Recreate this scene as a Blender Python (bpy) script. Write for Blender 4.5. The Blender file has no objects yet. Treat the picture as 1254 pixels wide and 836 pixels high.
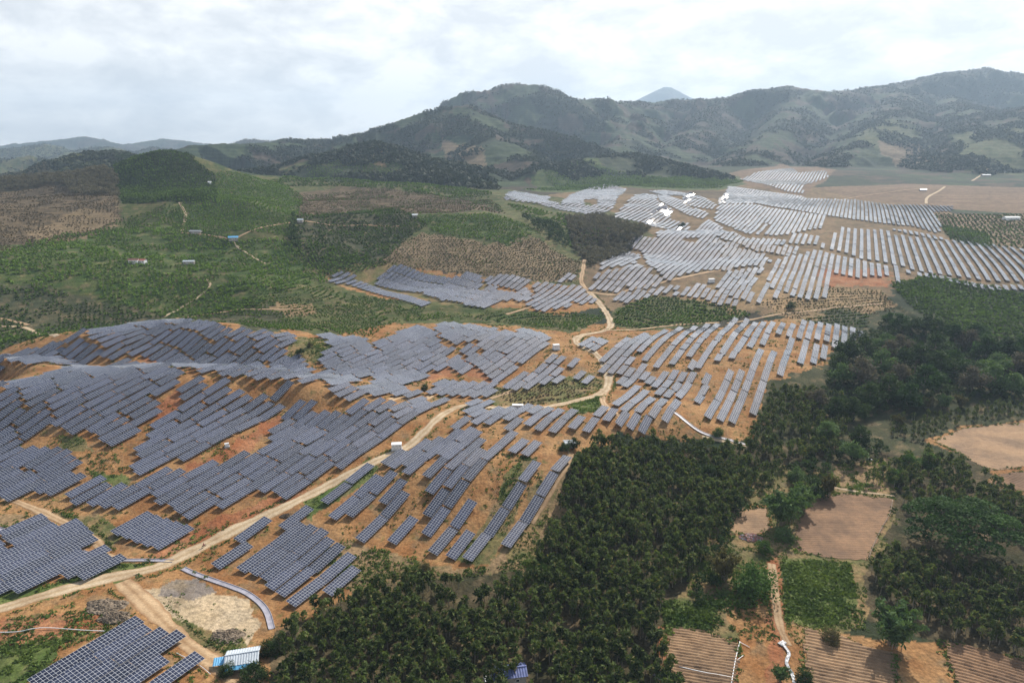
import bpy, math, random
import numpy as np

# ------------------------------------------------------------------ camera, world, sun, exposure
scene = bpy.context.scene
COL = scene.collection
SC = 1.33                                    # metres per unit of the height notes below
CAM_H = 100.0 * SC
FPX, CX, CY = 836.0, 627.0, 418.0            # focal length and centre in photo pixels (24 mm lens)
PITCH = math.atan((418 - 195.6) / FPX)
cam_data = bpy.data.cameras.new("camera")
cam_data.lens = 24.0
cam_data.sensor_width = 36.0
cam_data.clip_start = 1.0
cam_data.clip_end = 40000.0
cam = bpy.data.objects.new("camera", cam_data)
cam.location = (0, 0, CAM_H)
cam.rotation_euler = (math.pi / 2 - PITCH, 0, 0)
COL.objects.link(cam)
scene.camera = cam

SUN_EL, SUN_AZ = 37.0, 30.0                   # azimuth to the right of the viewing direction
world = bpy.data.worlds.new("World")
scene.world = world
world.use_nodes = True
SKY_STRENGTH, CLOUD_STRENGTH, SUN_STRENGTH, EXPOSURE = 0.07, 0.92, 5.0, 0.40

def build_world():
    nt = world.node_tree
    nt.nodes.clear()
    N, L = nt.nodes.new, nt.links.new
    out = N('ShaderNodeOutputWorld')
    sky = N('ShaderNodeTexSky')
    sky.sky_type = 'NISHITA'
    sky.sun_disc = False
    sky.sun_elevation = math.radians(SUN_EL)
    sky.sun_rotation = math.radians(SUN_AZ)
    sky.air_density = 1.2
    sky.dust_density = 2.5
    bg1 = N('ShaderNodeBackground'); bg1.inputs['Strength'].default_value = SKY_STRENGTH
    L(sky.outputs[0], bg1.inputs['Color'])
    tc = N('ShaderNodeTexCoord')
    sep = N('ShaderNodeSeparateXYZ'); L(tc.outputs['Generated'], sep.inputs[0])
    cmb = N('ShaderNodeMapping'); cmb.inputs['Scale'].default_value = (3.2, 3.2, 7.0); L(tc.outputs['Generated'], cmb.inputs[0])
    n1 = N('ShaderNodeTexNoise'); n1.inputs['Scale'].default_value = 2.6; n1.inputs['Detail'].default_value = 11
    n1.inputs['Roughness'].default_value = 0.6; n1.inputs['Distortion'].default_value = 0.2
    L(cmb.outputs[0], n1.inputs['Vector'])
    n2 = N('ShaderNodeTexNoise'); n2.inputs['Scale'].default_value = 0.5; n2.inputs['Detail'].default_value = 5
    mp = N('ShaderNodeMapping'); mp.inputs['Location'].default_value = (7.3, 2.1, 1.0)
    L(cmb.outputs[0], mp.inputs[0]); L(mp.outputs[0], n2.inputs['Vector'])
    # cloud brightness: soft grey undersides to white
    r1 = N('ShaderNodeValToRGB')
    e = r1.color_ramp.elements
    e[0].position = 0.38; e[0].color = (0.76, 0.76, 0.765, 1)
    e[1].position = 0.59; e[1].color = (1.17, 1.14, 1.09, 1)
    m = r1.color_ramp.elements.new(0.50); m.color = (0.97, 0.955, 0.935, 1)
    L(n1.outputs['Fac'], r1.inputs[0])
    bg2 = N('ShaderNodeBackground'); bg2.inputs['Strength'].default_value = CLOUD_STRENGTH
    L(r1.outputs[0], bg2.inputs['Color'])
    # cover: nearly closed, thinner in places
    r2 = N('ShaderNodeValToRGB')
    r2.color_ramp.elements[0].position = 0.30; r2.color_ramp.elements[0].color = (0.95, 0.95, 0.95, 1)
    r2.color_ramp.elements[1].position = 0.55; r2.color_ramp.elements[1].color = (0.97, 0.97, 0.97, 1)
    L(n2.outputs['Fac'], r2.inputs[0])
    # the cloud sheet breaks up overhead
    r3 = N('ShaderNodeValToRGB')
    r3.color_ramp.elements[0].position = 0.235; r3.color_ramp.elements[0].color = (1, 1, 1, 1)
    r3.color_ramp.elements[1].position = 0.42; r3.color_ramp.elements[1].color = (0.12, 0.12, 0.12, 1)
    L(sep.outputs['Z'], r3.inputs[0])
    cov = N('ShaderNodeMath'); cov.operation = 'MULTIPLY'; L(r2.outputs[0], cov.inputs[0]); L(r3.outputs[0], cov.inputs[1])
    mix = N('ShaderNodeMixShader')
    L(cov.outputs[0], mix.inputs[0]); L(bg1.outputs[0], mix.inputs[1]); L(bg2.outputs[0], mix.inputs[2])
    L(mix.outputs[0], out.inputs['Surface'])
build_world()

sun_data = bpy.data.lights.new("sun", 'SUN')
sun_data.energy = SUN_STRENGTH
sun_data.angle = math.radians(0.55)
sun_data.color = (1.0, 0.93, 0.83)
sun = bpy.data.objects.new("sun", sun_data)
sun.rotation_euler = (math.radians(90 - SUN_EL), 0, math.radians(180 - SUN_AZ))
sun.location = (0, 0, 900)
COL.objects.link(sun)
SUN_DIR = np.array([math.sin(math.radians(SUN_AZ)) * math.cos(math.radians(SUN_EL)),
                    math.cos(math.radians(SUN_AZ)) * math.cos(math.radians(SUN_EL)), math.sin(math.radians(SUN_EL))])

scene.view_settings.view_transform = 'Standard'
scene.view_settings.look = 'None'
scene.view_settings.exposure = EXPOSURE
scene.view_settings.gamma = 1.0
scene.view_settings.use_curve_mapping = False
scene.render.engine = 'CYCLES'
cy = scene.cycles
cy.max_bounces = 6; cy.diffuse_bounces = 2; cy.glossy_bounces = 2; cy.transmission_bounces = 2
cy.volume_bounces = 0; cy.transparent_max_bounces = 6
cy.use_denoising = True
cy.caustics_reflective = False; cy.caustics_refractive = False
cy.sample_clamp_indirect = 4.0

rng = np.random.default_rng(11)
random.seed(11)
SP, CP = math.sin(PITCH), math.cos(PITCH)

# ------------------------------------------------------------------ small maths helpers
def _hash(ix, iy, seed):
    h = (ix.astype(np.int64) * 374761393 + iy.astype(np.int64) * 668265263 + seed * 982451653) & 0xFFFFFFFF
    h = ((h ^ (h >> 13)) * 1274126177) & 0xFFFFFFFF
    h = h ^ (h >> 16)
    return (h & 0xFFFFFF) / float(0xFFFFFF)

def vnoise(x, y, seed=0):
    x0 = np.floor(x); y0 = np.floor(y)
    fx = x - x0; fy = y - y0
    fx = fx * fx * fx * (fx * (fx * 6 - 15) + 10); fy = fy * fy * fy * (fy * (fy * 6 - 15) + 10)
    a = _hash(x0, y0, seed); b = _hash(x0 + 1, y0, seed); c = _hash(x0, y0 + 1, seed); d = _hash(x0 + 1, y0 + 1, seed)
    return (a * (1 - fx) + b * fx) * (1 - fy) + (c * (1 - fx) + d * fx) * fy

def fbm(x, y, octv=4, seed=0, gain=0.5):
    s = 0.0; a = 1.0; t = 0.0
    for o in range(octv):
        xr = x * 0.8 - y * 0.6 + 17.3 * o; yr = x * 0.6 + y * 0.8 - 5.1 * o
        s = s + a * vnoise(xr, yr, seed + o * 31); t += a
        x = xr * 2.03; y = yr * 2.03; a *= gain
    return s / t

def ridged(x, y, octv=4, seed=0):
    s = 0.0; a = 1.0; t = 0.0
    for o in range(octv):
        xr = x * 0.8 - y * 0.6 + 9.7 * o; yr = x * 0.6 + y * 0.8 + 3.3 * o
        s = s + a * (1 - np.abs(2 * vnoise(xr, yr, seed + o * 17) - 1)); t += a
        x = xr * 2.07; y = yr * 2.07; a *= 0.5
    return s / t

def in_poly(x, y, poly):
    poly = np.asarray(poly, float)
    inside = np.zeros(x.shape, bool)
    bb = (x >= poly[:, 0].min()) & (x <= poly[:, 0].max()) & (y >= poly[:, 1].min()) & (y <= poly[:, 1].max())
    idx = np.nonzero(bb.ravel())[0]
    if len(idx) == 0:
        return inside
    xs = x.ravel()[idx]; ys = y.ravel()[idx]
    r = np.zeros(len(idx), bool)
    n = len(poly)
    for i in range(n):
        x1, y1 = poly[i]; x2, y2 = poly[(i + 1) % n]
        if y1 == y2:
            continue
        c = ((y1 > ys) != (y2 > ys)) & (xs < (x2 - x1) * (ys - y1) / (y2 - y1) + x1)
        r ^= c
    flat = inside.ravel(); flat[idx] = r
    return flat.reshape(x.shape)

# ------------------------------------------------------------------ terrain heights
def cp_world(c):
    k, px, py, q = c
    u = (px - CX) / FPX
    if k == 'w':                       # px, distance, height
        return SC * u * py, SC * py * 0.97, SC * q
    v = (py - CY) / FPX
    t = SC * q if k == 't' else (CAM_H - SC * q) / (SP + CP * v)
    return u * t, t * (CP - v * SP), CAM_H - t * (SP + CP * v)

CPS = []
def Z(*pts):
    for p in pts: CPS.append(('z',) + p)
def T(*pts):
    for p in pts: CPS.append(('t',) + p)
def Wd(*pts):
    for p in pts: CPS.append(('w',) + p)

# near ground
Z((-250, 836, 3), (0, 836, 2), (200, 836, 0), (400, 836, -3), (627, 836, -5), (850, 836, -6), (1050, 836, -6), (1254, 836, -6), (1500, 836, -6))
Z((-250, 1000, 3), (200, 1000, -1), (627, 1000, -6), (1050, 1000, -6), (1500, 1000, -6))
Z((-200, 745, 4), (0, 745, 2.5), (150, 740, 1), (330, 740, -2), (480, 740, -4), (627, 740, -5), (850, 740, -6), (1050, 740, -6), (1254, 740, -6), (1450, 740, -5))
Z((0, 655, 3), (120, 655, 2), (260, 665, 0), (400, 640, 0.5), (520, 650, -1), (600, 690, -3), (700, 640, -2), (800, 640, -4), (950, 640, -6), (1100, 640, -6), (1254, 640, -4), (1450, 640, -3))
Z((-200, 590, 7), (0, 600, 4.5), (100, 600, 4.5), (200, 585, 5), (300, 590, 3), (420, 590, 2.5), (520, 580, 5.5), (620, 570, 6.5), (700, 580, 4), (800, 560, -2), (900, 560, -3), (1050, 580, -5), (1254, 560, -2), (1450, 560, 0))
Z((-200, 530, 12), (0, 530, 11), (100, 540, 9.5), (200, 520, 10), (280, 540, 7), (350, 500, 9), (420, 540, 5.5), (490, 545, 4.5), (560, 525, 7), (660, 515, 8.5), (720, 516, 7.5), (800, 505, 5.5), (620, 497, 5), (860, 520, 2), (920, 530, -1), (1000, 500, -1), (1100, 510, -3), (1254, 490, -1), (1450, 490, 0))
# first hump crest and the dip behind it
Z((-200, 485, 18), (0, 477, 20), (100, 456, 20.5), (200, 448, 20), (300, 453, 18.5), (380, 475, 14.5), (450, 490, 10), (520, 492, 6))
Z((-200, 470, 11), (0, 465, 11), (100, 449, 10.5), (200, 442, 10.5), (300, 443, 10), (400, 465, 9), (470, 470, 8))
# second hump
Z((0, 447, 14), (100, 429, 15.5), (200, 424, 15), (300, 427, 14), (380, 440, 10))
Z((-200, 455, 17), (0, 434, 20), (100, 413, 20.8), (190, 396, 21), (280, 402, 19.5), (350, 411, 15.5), (400, 415, 11), (470, 402, 9), (560, 396, 8), (650, 403, 7.5))
Z((-200, 425, 10), (0, 415, 9), (100, 400, 8), (190, 390, 8.5), (300, 392, 9), (380, 395, 9), (450, 380, 10), (520, 370, 9), (600, 385, 7), (680, 385, 6), (740, 395, 5))
Z((560, 430, 7.5), (640, 450, 5), (600, 478, 4), (690, 470, 4), (740, 410, 4.5), (745, 470, 3.5), (560, 465, 5))
# mid block and brown slope
Z((430, 345, 15), (420, 335, 19), (470, 330, 20), (600, 345, 15), (692, 355, 11), (560, 370, 10), (600, 300, 32), (600, 266, 49), (540, 285, 40), (470, 260, 52), (560, 260, 51), (640, 262, 47), (700, 275, 38), (740, 290, 32), (720, 330, 19))
Z((420, 290, 38), (380, 250, 58), (450, 235, 64), (320, 240, 66), (200, 300, 36), (200, 245, 63), (300, 340, 24), (100, 330, 30), (300, 280, 46), (100, 280, 46), (0, 330, 32), (0, 270, 52), (0, 228, 70), (-200, 335, 36), (-200, 270, 55), (-200, 225, 76), (200, 350, 20), (80, 365, 18), (330, 370, 14))
T((192, 187, 800), (235, 196, 790), (152, 203, 795), (266, 216, 770), (128, 216, 785), (90, 228, 770), (0, 220, 830), (330, 221, 830), (400, 216, 870), (520, 225, 900), (600, 238, 930))
Wd((200, 1000, 55), (0, 1050, 45), (-200, 1050, 45), (100, 1000, 50), (330, 1050, 60), (450, 1100, 62), (600, 1150, 60))
# upper solar plateau
Z((740, 345, 14), (740, 300, 25), (830, 300, 25), (900, 350, 14), (900, 382, 8.5), (820, 370, 9), (760, 400, 5), (850, 403, 5), (950, 400, 6), (1000, 405, 5.5))
Z((800, 420, 7), (900, 410, 8), (1000, 410, 6), (1060, 408, 4), (900, 460, 5), (1000, 460, 2.5), (760, 470, 4), (800, 488, 4))
Z((1000, 330, 18), (1100, 330, 19), (1254, 340, 18), (1254, 300, 27), (1100, 290, 29), (1000, 290, 28), (900, 290, 28), (800, 275, 33), (700, 252, 47), (640, 240, 52), (720, 232, 51), (820, 240, 52))
Z((900, 240, 47), (1000, 247, 43), (1100, 257, 41), (1150, 267, 37), (1254, 270, 36), (1254, 235, 50), (1150, 230, 53))
T((950, 212, 1400), (950, 226, 1150), (880, 222, 1300), (1050, 225, 1280), (1254, 215, 1500), (760, 222, 1250), (1450, 215, 1500))
Z((1200, 370, 10), (1100, 370, 10), (1254, 400, 6), (1100, 420, 3), (1200, 440, 1), (1060, 450, 1), (1450, 340, 18), (1450, 270, 38), (1450, 400, 6))
Wd((-400, 2000, 20), (0, 1600, 20), (300, 2000, 40), (700, 2000, 75), (1100, 2000, 80), (1600, 2000, 90), (-400, 4500, 0), (300, 4500, 10), (800, 4500, 60), (1600, 4500, 60), (0, 9500, 0), (700, 9500, 0), (1500, 9500, 0), (-400, 9500, 0))
# ground outside the frame close by
Wd((-500, 150, 4), (-500, 300, 18), (-500, 500, 30), (1800, 150, -6), (1800, 300, -1), (1800, 500, 12), (-500, 70, 3), (627, 55, -6), (1800, 70, -6), (-500, 900, 70), (1800, 900, 40))

# lattice: theta = X/Y, s = ln Y
TH0, TH1, DTH = -1.12, 1.12, 0.0018
S0, S1, DS = 3.95 + math.log(SC), 9.30 + math.log(SC), 0.005
NT, NS = int((TH1 - TH0) / DTH) + 1, int((S1 - S0) / DS) + 1
TT = TH0 + DTH * np.arange(NT)
SS = S0 + DS * np.arange(NS)

def build_heights():
    w = np.array([cp_world(c) for c in CPS])
    q = np.stack([w[:, 0] / w[:, 1] * 2.0, np.log(w[:, 1]) * 3.0], 1)
    z = w[:, 2]
    def ker(d2):
        return 0.5 * d2 * np.log(d2 + 1e-12)
    n = len(q)
    D2 = ((q[:, None] - q[None]) ** 2).sum(-1)
    A = np.zeros((n + 3, n + 3))
    A[:n, :n] = ker(D2) + np.eye(n) * 0.002
    A[:n, n] = 1; A[:n, n + 1:] = q
    A[n, :n] = 1; A[n + 1:, :n] = q.T
    sol = np.linalg.solve(A, np.concatenate([z, [0, 0, 0]]))
    k = 4
    tc, sc_ = TT[::k], SS[::k]
    tc = np.append(tc, tc[-1] + k * DTH); sc_ = np.append(sc_, sc_[-1] + k * DS)
    gt, gs = np.meshgrid(tc * 2.0, sc_ * 3.0)
    f = sol[n] + sol[n + 1] * gt + sol[n + 2] * gs
    for i in range(n):
        d2 = (gt - q[i, 0]) ** 2 + (gs - q[i, 1]) ** 2
        f += sol[i] * ker(d2)
    # upsample
    jt = np.minimum(np.arange(NT) // k, len(tc) - 2); ft = (np.arange(NT) - jt * k) / k
    js = np.minimum(np.arange(NS) // k, len(sc_) - 2); fs = (np.arange(NS) - js * k) / k
    r = f[js][:, jt] * (1 - ft) + f[js][:, jt + 1] * ft
    r2 = f[js + 1][:, jt] * (1 - ft) + f[js + 1][:, jt + 1] * ft
    base = r * (1 - fs[:, None]) + r2 * fs[:, None]
    return base

RIDGES = [  # (points (px, py, distance), slope, spur amplitude)
    ([(640, 104, 2600), (690, 122, 2500), (740, 124, 2700), (790, 126, 2900), (850, 123, 3000), (885, 122, 2900), (920, 112, 2900), (965, 106, 3000), (1010, 112, 2900), (1050, 112, 3000), (1100, 102, 3300), (1150, 92, 3400), (1210, 83, 3500), (1254, 92, 3400), (1400, 84, 3500), (1650, 100, 3500)], .44, 75),
    ([(660, 106, 2600), (640, 103, 2600), (618, 104, 2580), (600, 115, 2520), (575, 128, 2450)], .5, 40),
    ([(345, 171, 2000), (400, 173, 1950), (425, 168, 1900), (470, 156, 1850), (510, 141, 1850), (545, 134, 1850), (572, 130, 1850), (610, 149, 1800), (650, 158, 1780), (700, 170, 1720), (760, 192, 1600), (820, 212, 1480)], .42, 50),
    ([(572, 131, 1850), (590, 160, 1650), (630, 190, 1400), (660, 210, 1250)], .4, 25),
    ([(215, 192, 1500), (240, 178, 1600), (280, 176, 1600), (330, 176, 1700), (400, 173, 1950)], .4, 35),
    ([(330, 210, 1150), (380, 196, 1180), (430, 182, 1220), (457, 177, 1230), (490, 186, 1180), (530, 204, 1100), (575, 226, 1010), (615, 242, 940)], .25, 22),
    ([(965, 107, 3000), (960, 150, 2400), (920, 190, 1900), (890, 207, 1650)], .42, 45),
    ([(1100, 112, 3000), (1088, 143, 2300), (1060, 172, 1950), (1010, 205, 1650)], .4, 40),
    ([(1160, 118, 3000), (1200, 140, 2250), (1190, 165, 1900), (1150, 198, 1620)], .4, 40),
    ([(1300, 120, 2400), (1254, 137, 2100), (1225, 165, 1800), (1180, 198, 1580)], .38, 35),
    ([(880, 122, 2900), (850, 160, 2400), (800, 195, 1950)], .42, 40),
    ([(740, 124, 2700), (770, 165, 2200), (740, 190, 1850)], .42, 40),
    ([(660, 215, 1250), (700, 197, 1380), (735, 196, 1420), (772, 189, 1480), (820, 200, 1440), (870, 216, 1330)], .36, 14),
    ([(-300, 188, 5500), (0, 179, 5500), (60, 172, 5200), (105, 167, 5200), (150, 178, 5000), (200, 170, 5500), (240, 175, 5200), (300, 180, 5500), (400, 184, 6000), (500, 190, 6000)], .32, 50),
    ([(-150, 192, 3500), (0, 183, 3500), (60, 177, 3500), (90, 186, 3500), (135, 180, 3200), (165, 188, 3000), (190, 181, 3300), (225, 190, 3200)], .34, 45),
    ([(-150, 196, 2200), (0, 197, 2200), (35, 190, 2200), (65, 201, 2200)], .34, 30),
    ([(270, 182, 3600), (300, 171, 3600), (330, 173, 3600), (370, 172, 3600), (420, 178, 3600)], .36, 30),
    ([(-40, 220, 1300), (45, 210, 1300), (80, 198, 1300), (110, 189, 1270), (135, 187, 1250), (155, 193, 1200)], .36, 18),
    ([(760, 133, 9000), (790, 117, 9000), (812, 107, 9000), (822, 107, 9000), (845, 119, 9000), (880, 140, 9000)], .55, 60),
]

def add_mountains(base):
    th, s = np.meshgrid(TT, SS)
    Y = np.exp(s); X = th * Y
    i0 = int((math.log(820 * SC) - S0) / DS)
    Xs, Ys, b = X[i0:], Y[i0:], base[i0:]
    sp_big = ridged(Xs / 420.0, Ys / 420.0, 4, 5)
    sp_mid = ridged(Xs / 150.0, Ys / 150.0, 3, 15)
    sp_small = fbm(Xs / 60.0, Ys / 60.0, 4, 9)
    best = np.full(Xs.shape, -500.0)
    for pts, slope, amp in RIDGES:
        w = [cp_world(('t',) + p) for p in pts]
        dmin = np.full(Xs.shape, 1e9); zc = np.zeros(Xs.shape)
        for (x1, y1, z1), (x2, y2, z2) in zip(w[:-1], w[1:]):
            dx, dy = x2 - x1, y2 - y1
            t = np.clip(((Xs - x1) * dx + (Ys - y1) * dy) / (dx * dx + dy * dy), 0, 1)
            d = np.hypot(Xs - x1 - t * dx, Ys - y1 - t * dy)
            m = d < dmin
            dmin = np.where(m, d, dmin); zc = np.where(m, z1 + t * (z2 - z1), zc)
        h = zc - slope * (np.sqrt(dmin * dmin + 30 * 30) - 30)
        h = h + SC * amp * ((sp_big - 0.62) * 2.1 + (sp_mid - .6) * .8) * np.clip(dmin / 240.0, 0, 1)
        best = np.maximum(best, h)
    k = 10.0
    diff = best - b
    out = b + 0.5 * (diff + np.sqrt(diff * diff + k * k)) - 0.5 * (np.sqrt(300.0 ** 2 + k * k) - 300.0)
    mtn = np.clip((best - b + 6) / 14.0, 0, 1)
    rr = np.clip((Ys - 900 * SC) / 500.0, 0, 1)
    out = out + mtn * rr * (sp_small - 0.5) * 16 + mtn * (fbm(Xs / 14.0, Ys / 14.0, 3, 23) - 0.5) * np.clip(Ys / 500.0, 2, 7) * 1.6
    base = base.copy(); base[i0:] = out
    mm = np.zeros(base.shape); mm[i0:] = mtn
    return base, mm, X, Y

HB = build_heights()
HB, MTN, GX, GY = add_mountains(HB)
# small relief of rough ground
HB = HB + (fbm(GX / 9.0, GY / 9.0, 3, 41) - 0.5) * 0.5 * (1 - MTN)
# rolling relief of the slopes
HB = HB + (1 - MTN) * ((fbm(GX / 60.0, GY / 60.0, 2, 43) - 0.5) * 5.0 * np.clip((GY - 250) / 120.0, 0, 1) * (GX < 330)
                       + (ridged(GX / 190.0, GY / 190.0, 2, 47) - 0.62) * 17.0 * np.clip((GY - 620) / 160.0, 0, 1) * np.clip((120 - GX) / 160.0, 0, 1))

def hgt(x, y):
    x = np.asarray(x, float); y = np.maximum(np.asarray(y, float), 53.0 * SC)
    ft = np.clip((x / y - TH0) / DTH, 0, NT - 1.001); fs = np.clip((np.log(y) - S0) / DS, 0, NS - 1.001)
    it = ft.astype(int); is_ = fs.astype(int)
    a = ft - it; b = fs - is_
    return (HB[is_, it] * (1 - a) + HB[is_, it + 1] * a) * (1 - b) + (HB[is_ + 1, it] * (1 - a) + HB[is_ + 1, it + 1] * a) * b

STEPS = 85.0 * SC * np.exp(np.arange(0, 4.75, 0.003))
def ground(px, py, lift=0.0):
    """photo pixel -> the point of the terrain it looks at (first hit)"""
    px = np.atleast_1d(np.asarray(px, float)); py = np.atleast_1d(np.asarray(py, float))
    u = (px - CX) / FPX; v = (py - CY) / FPX
    dy_ = CP - v * SP; dz_ = -(SP + CP * v)
    prev = np.full(px.shape, STEPS[0]); pd = np.full(px.shape, 50.0 * SC)
    hit = np.full(px.shape, np.nan); done = np.zeros(px.shape, bool)
    for t in STEPS:
        d = CAM_H + t * dz_ - hgt(u * t, t * dy_) - lift
        m = (~done) & (d <= 0)
        if m.any():
            f = pd[m] / (pd[m] - d[m] + 1e-9)
            hit[m] = prev[m] + f * (t - prev[m]); done |= m
            if done.all(): break
        prev = np.where(done, prev, t); pd = np.where(done, pd, d)
    hit = np.where(np.isnan(hit), 8000.0, hit)
    X = u * hit; Y = hit * dy_
    return np.stack([X, Y, hgt(X, Y)], -1)

def G(px, py):
    return ground([px], [py])[0]

def project(p):
    p = np.atleast_2d(np.asarray(p, float))
    dy_ = p[:, 1]; dz_ = p[:, 2] - CAM_H
    t = dy_ * CP - dz_ * SP
    vv = -(dy_ * SP + dz_ * CP) / t
    return CX + FPX * p[:, 0] / t, CY + FPX * vv, t

def seen(p, tol=1.2):
    """does the camera's line of sight clear the terrain up to p (N,3)"""
    p = np.atleast_2d(p); ok = np.ones(len(p), bool)
    for f in np.linspace(0.25, 0.985, 120):
        x = p[:, 0] * f; y = p[:, 1] * f; z = CAM_H + (p[:, 2] - CAM_H) * f
        ok &= ~(z < hgt(x, y) - tol)
    return ok

def gpoly(pts):
    a = np.array(pts, float)
    return ground(a[:, 0], a[:, 1])[:, :2]

def zoomed(ox, oy, sc_, pts):
    return [(ox + x / sc_, oy + y / sc_) for x, y in pts]

# ------------------------------------------------------------------ object helpers
def tag(o, label=None, cat=None, group=None, kind=None):
    if label: o['label'] = label
    if cat: o['category'] = cat
    if group: o['group'] = group
    if kind: o['kind'] = kind
    return o

def empty(name, loc=(0, 0, 0), rz=0.0):
    o = bpy.data.objects.new(name, None)
    o.empty_display_size = 1.0
    o.location = loc; o.rotation_euler = (0, 0, rz)
    COL.objects.link(o)
    return o

def link(name, me, parent=None, loc=(0, 0, 0), rz=0.0):
    o = bpy.data.objects.new(name, me)
    o.location = loc; o.rotation_euler = (0, 0, rz)
    if parent is not None: o.parent = parent
    COL.objects.link(o)
    return o

def np_mesh(name, verts, faces, mat=None, tint=None, smooth=False, uv=None):
    """faces: (n,k) index array, all of k corners"""
    me = bpy.data.meshes.new(name)
    verts = np.asarray(verts, np.float32); faces = np.asarray(faces, np.int32)
    me.vertices.add(len(verts)); me.vertices.foreach_set('co', verts.ravel())
    n, k = faces.shape
    me.loops.add(n * k); me.loops.foreach_set('vertex_index', faces.ravel())
    me.polygons.add(n)
    me.polygons.foreach_set('loop_start', np.arange(0, n * k, k, dtype=np.int32))
    me.polygons.foreach_set('loop_total', np.full(n, k, np.int32))
    me.polygons.foreach_set('use_smooth', np.full(n, bool(smooth)))
    me.update(calc_edges=True)
    if tint is not None:
        at = me.attributes.new('tint', 'FLOAT', 'FACE'); at.data.foreach_set('value', np.asarray(tint, np.float32))
    if uv is not None:
        ul = me.uv_layers.new(name='UVMap'); ul.data.foreach_set('uv', np.asarray(uv, np.float32).ravel())
    if mat: me.materials.append(mat)
    return me

class MB:
    """collects boxes, bars and quads, built as one mesh"""
    def __init__(s): s.v = []; s.f = []
    def quad(s, *p):
        i = len(s.v); s.v += [tuple(q) for q in p]; s.f.append(tuple(range(i, i + len(p))))
    def box(s, c, size, rz=0.0, M=None):
        i = len(s.v); cx, cy_, cz = c; hx, hy, hz = size[0] / 2, size[1] / 2, size[2] / 2
        ca, sa = math.cos(rz), math.sin(rz)
        for z in (-hz, hz):
            for x, y in ((-hx, -hy), (hx, -hy), (hx, hy), (-hx, hy)):
                s.v.append((cx + x * ca - y * sa, cy_ + x * sa + y * ca, cz + z))
        s.f += [(i, i + 3, i + 2, i + 1), (i + 4, i + 5, i + 6, i + 7), (i, i + 1, i + 5, i + 4), (i + 1, i + 2, i + 6, i + 5), (i + 2, i + 3, i + 7, i + 6), (i + 3, i, i + 4, i + 7)]
    def tube(s, pts, radii, n=6, cap=True):
        pts = [np.array(p, float) for p in pts]; rings = []
        for k, p in enumerate(pts):
            d = pts[min(k + 1, len(pts) - 1)] - pts[max(k - 1, 0)]; d /= (np.linalg.norm(d) + 1e-9)
            a = np.cross(d, (0.13, 0.91, 0.4)); a /= (np.linalg.norm(a) + 1e-9); b = np.cross(d, a)
            i = len(s.v)
            for j in range(n):
                t = 2 * math.pi * j / n; s.v.append(tuple(p + radii[k] * (math.cos(t) * a + math.sin(t) * b)))
            rings.append(i)
        for r0, r1 in zip(rings[:-1], rings[1:]):
            for j in range(n): s.f.append((r0 + j, r0 + (j + 1) % n, r1 + (j + 1) % n, r1 + j))
        if cap: s.f.append(tuple(rings[-1] + j for j in range(n))); s.f.append(tuple(rings[0] + n - 1 - j for j in range(n)))
    def mesh(s, name, mat=None, smooth=False):
        me = bpy.data.meshes.new(name); me.from_pydata(s.v, [], s.f); me.update()
        if mat: me.materials.append(mat)
        me.polygons.foreach_set('use_smooth', np.full(len(me.polygons), bool(smooth)))
        return me
    def build(s, name, mat=None, parent=None, loc=(0, 0, 0), rz=0.0, smooth=False):
        return link(name, s.mesh(name, mat, smooth), parent, loc, rz)

# ------------------------------------------------------------------ materials
def new_mat(name):
    m = bpy.data.materials.new(name); m.use_nodes = True
    nt = m.node_tree; nt.nodes.clear()
    out = nt.nodes.new('ShaderNodeOutputMaterial')
    b = nt.nodes.new('ShaderNodeBsdfPrincipled')
    nt.links.new(b.outputs[0], out.inputs['Surface'])
    return m, nt, b

def noise_node(nt, scale, detail=4, rough=0.55, coord='Object'):
    tc = nt.nodes.new('ShaderNodeTexCoord')
    n = nt.nodes.new('ShaderNodeTexNoise')
    n.inputs['Scale'].default_value = scale; n.inputs['Detail'].default_value = detail; n.inputs['Roughness'].default_value = rough
    nt.links.new(tc.outputs[coord], n.inputs['Vector'])
    return n

def math_node(nt, op, a, b=None, clamp=False):
    m = nt.nodes.new('ShaderNodeMath'); m.operation = op; m.use_clamp = clamp
    for i, q in enumerate((a, b)):
        if q is None: continue
        if isinstance(q, (int, float)): m.inputs[i].default_value = q
        else: nt.links.new(q, m.inputs[i])
    return m.outputs[0]

def ramp(nt, src, stops):
    r = nt.nodes.new('ShaderNodeValToRGB'); e = r.color_ramp.elements
    for i, (p, c) in enumerate(stops):
        c = tuple(c) + (1,) if len(c) == 3 else c
        if i < 2: e[i].position = p; e[i].color = c
        else:
            k = e.new(p); k.color = c
    nt.links.new(src, r.inputs[0])
    return r.outputs[0]

def mix_col(nt, mode, fac, a, b):
    m = nt.nodes.new('ShaderNodeMix'); m.data_type = 'RGBA'; m.blend_type = mode
    if isinstance(fac, (int, float)): m.inputs[0].default_value = fac
    else: nt.links.new(fac, m.inputs[0])
    for s_, q in ((6, a), (7, b)):
        if isinstance(q, tuple): m.inputs[s_].default_value = q if len(q) == 4 else q + (1,)
        else: nt.links.new(q, m.inputs[s_])
    return m.outputs[2]

def plain_mat(name, col, rough=0.7, metal=0.0, var=0.25, scale=0.8, coord='Object'):
    m, nt, b = new_mat(name)
    n = noise_node(nt, scale, 5, 0.6, coord)
    lo = tuple(c * (1 - var) for c in col); hi = tuple(min(1, c * (1 + var)) for c in col)
    nt.links.new(ramp(nt, n.outputs['Fac'], [(0.3, lo), (0.7, hi)]), b.inputs['Base Color'])
    b.inputs['Roughness'].default_value = rough; b.inputs['Metallic'].default_value = metal
    return m

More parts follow.
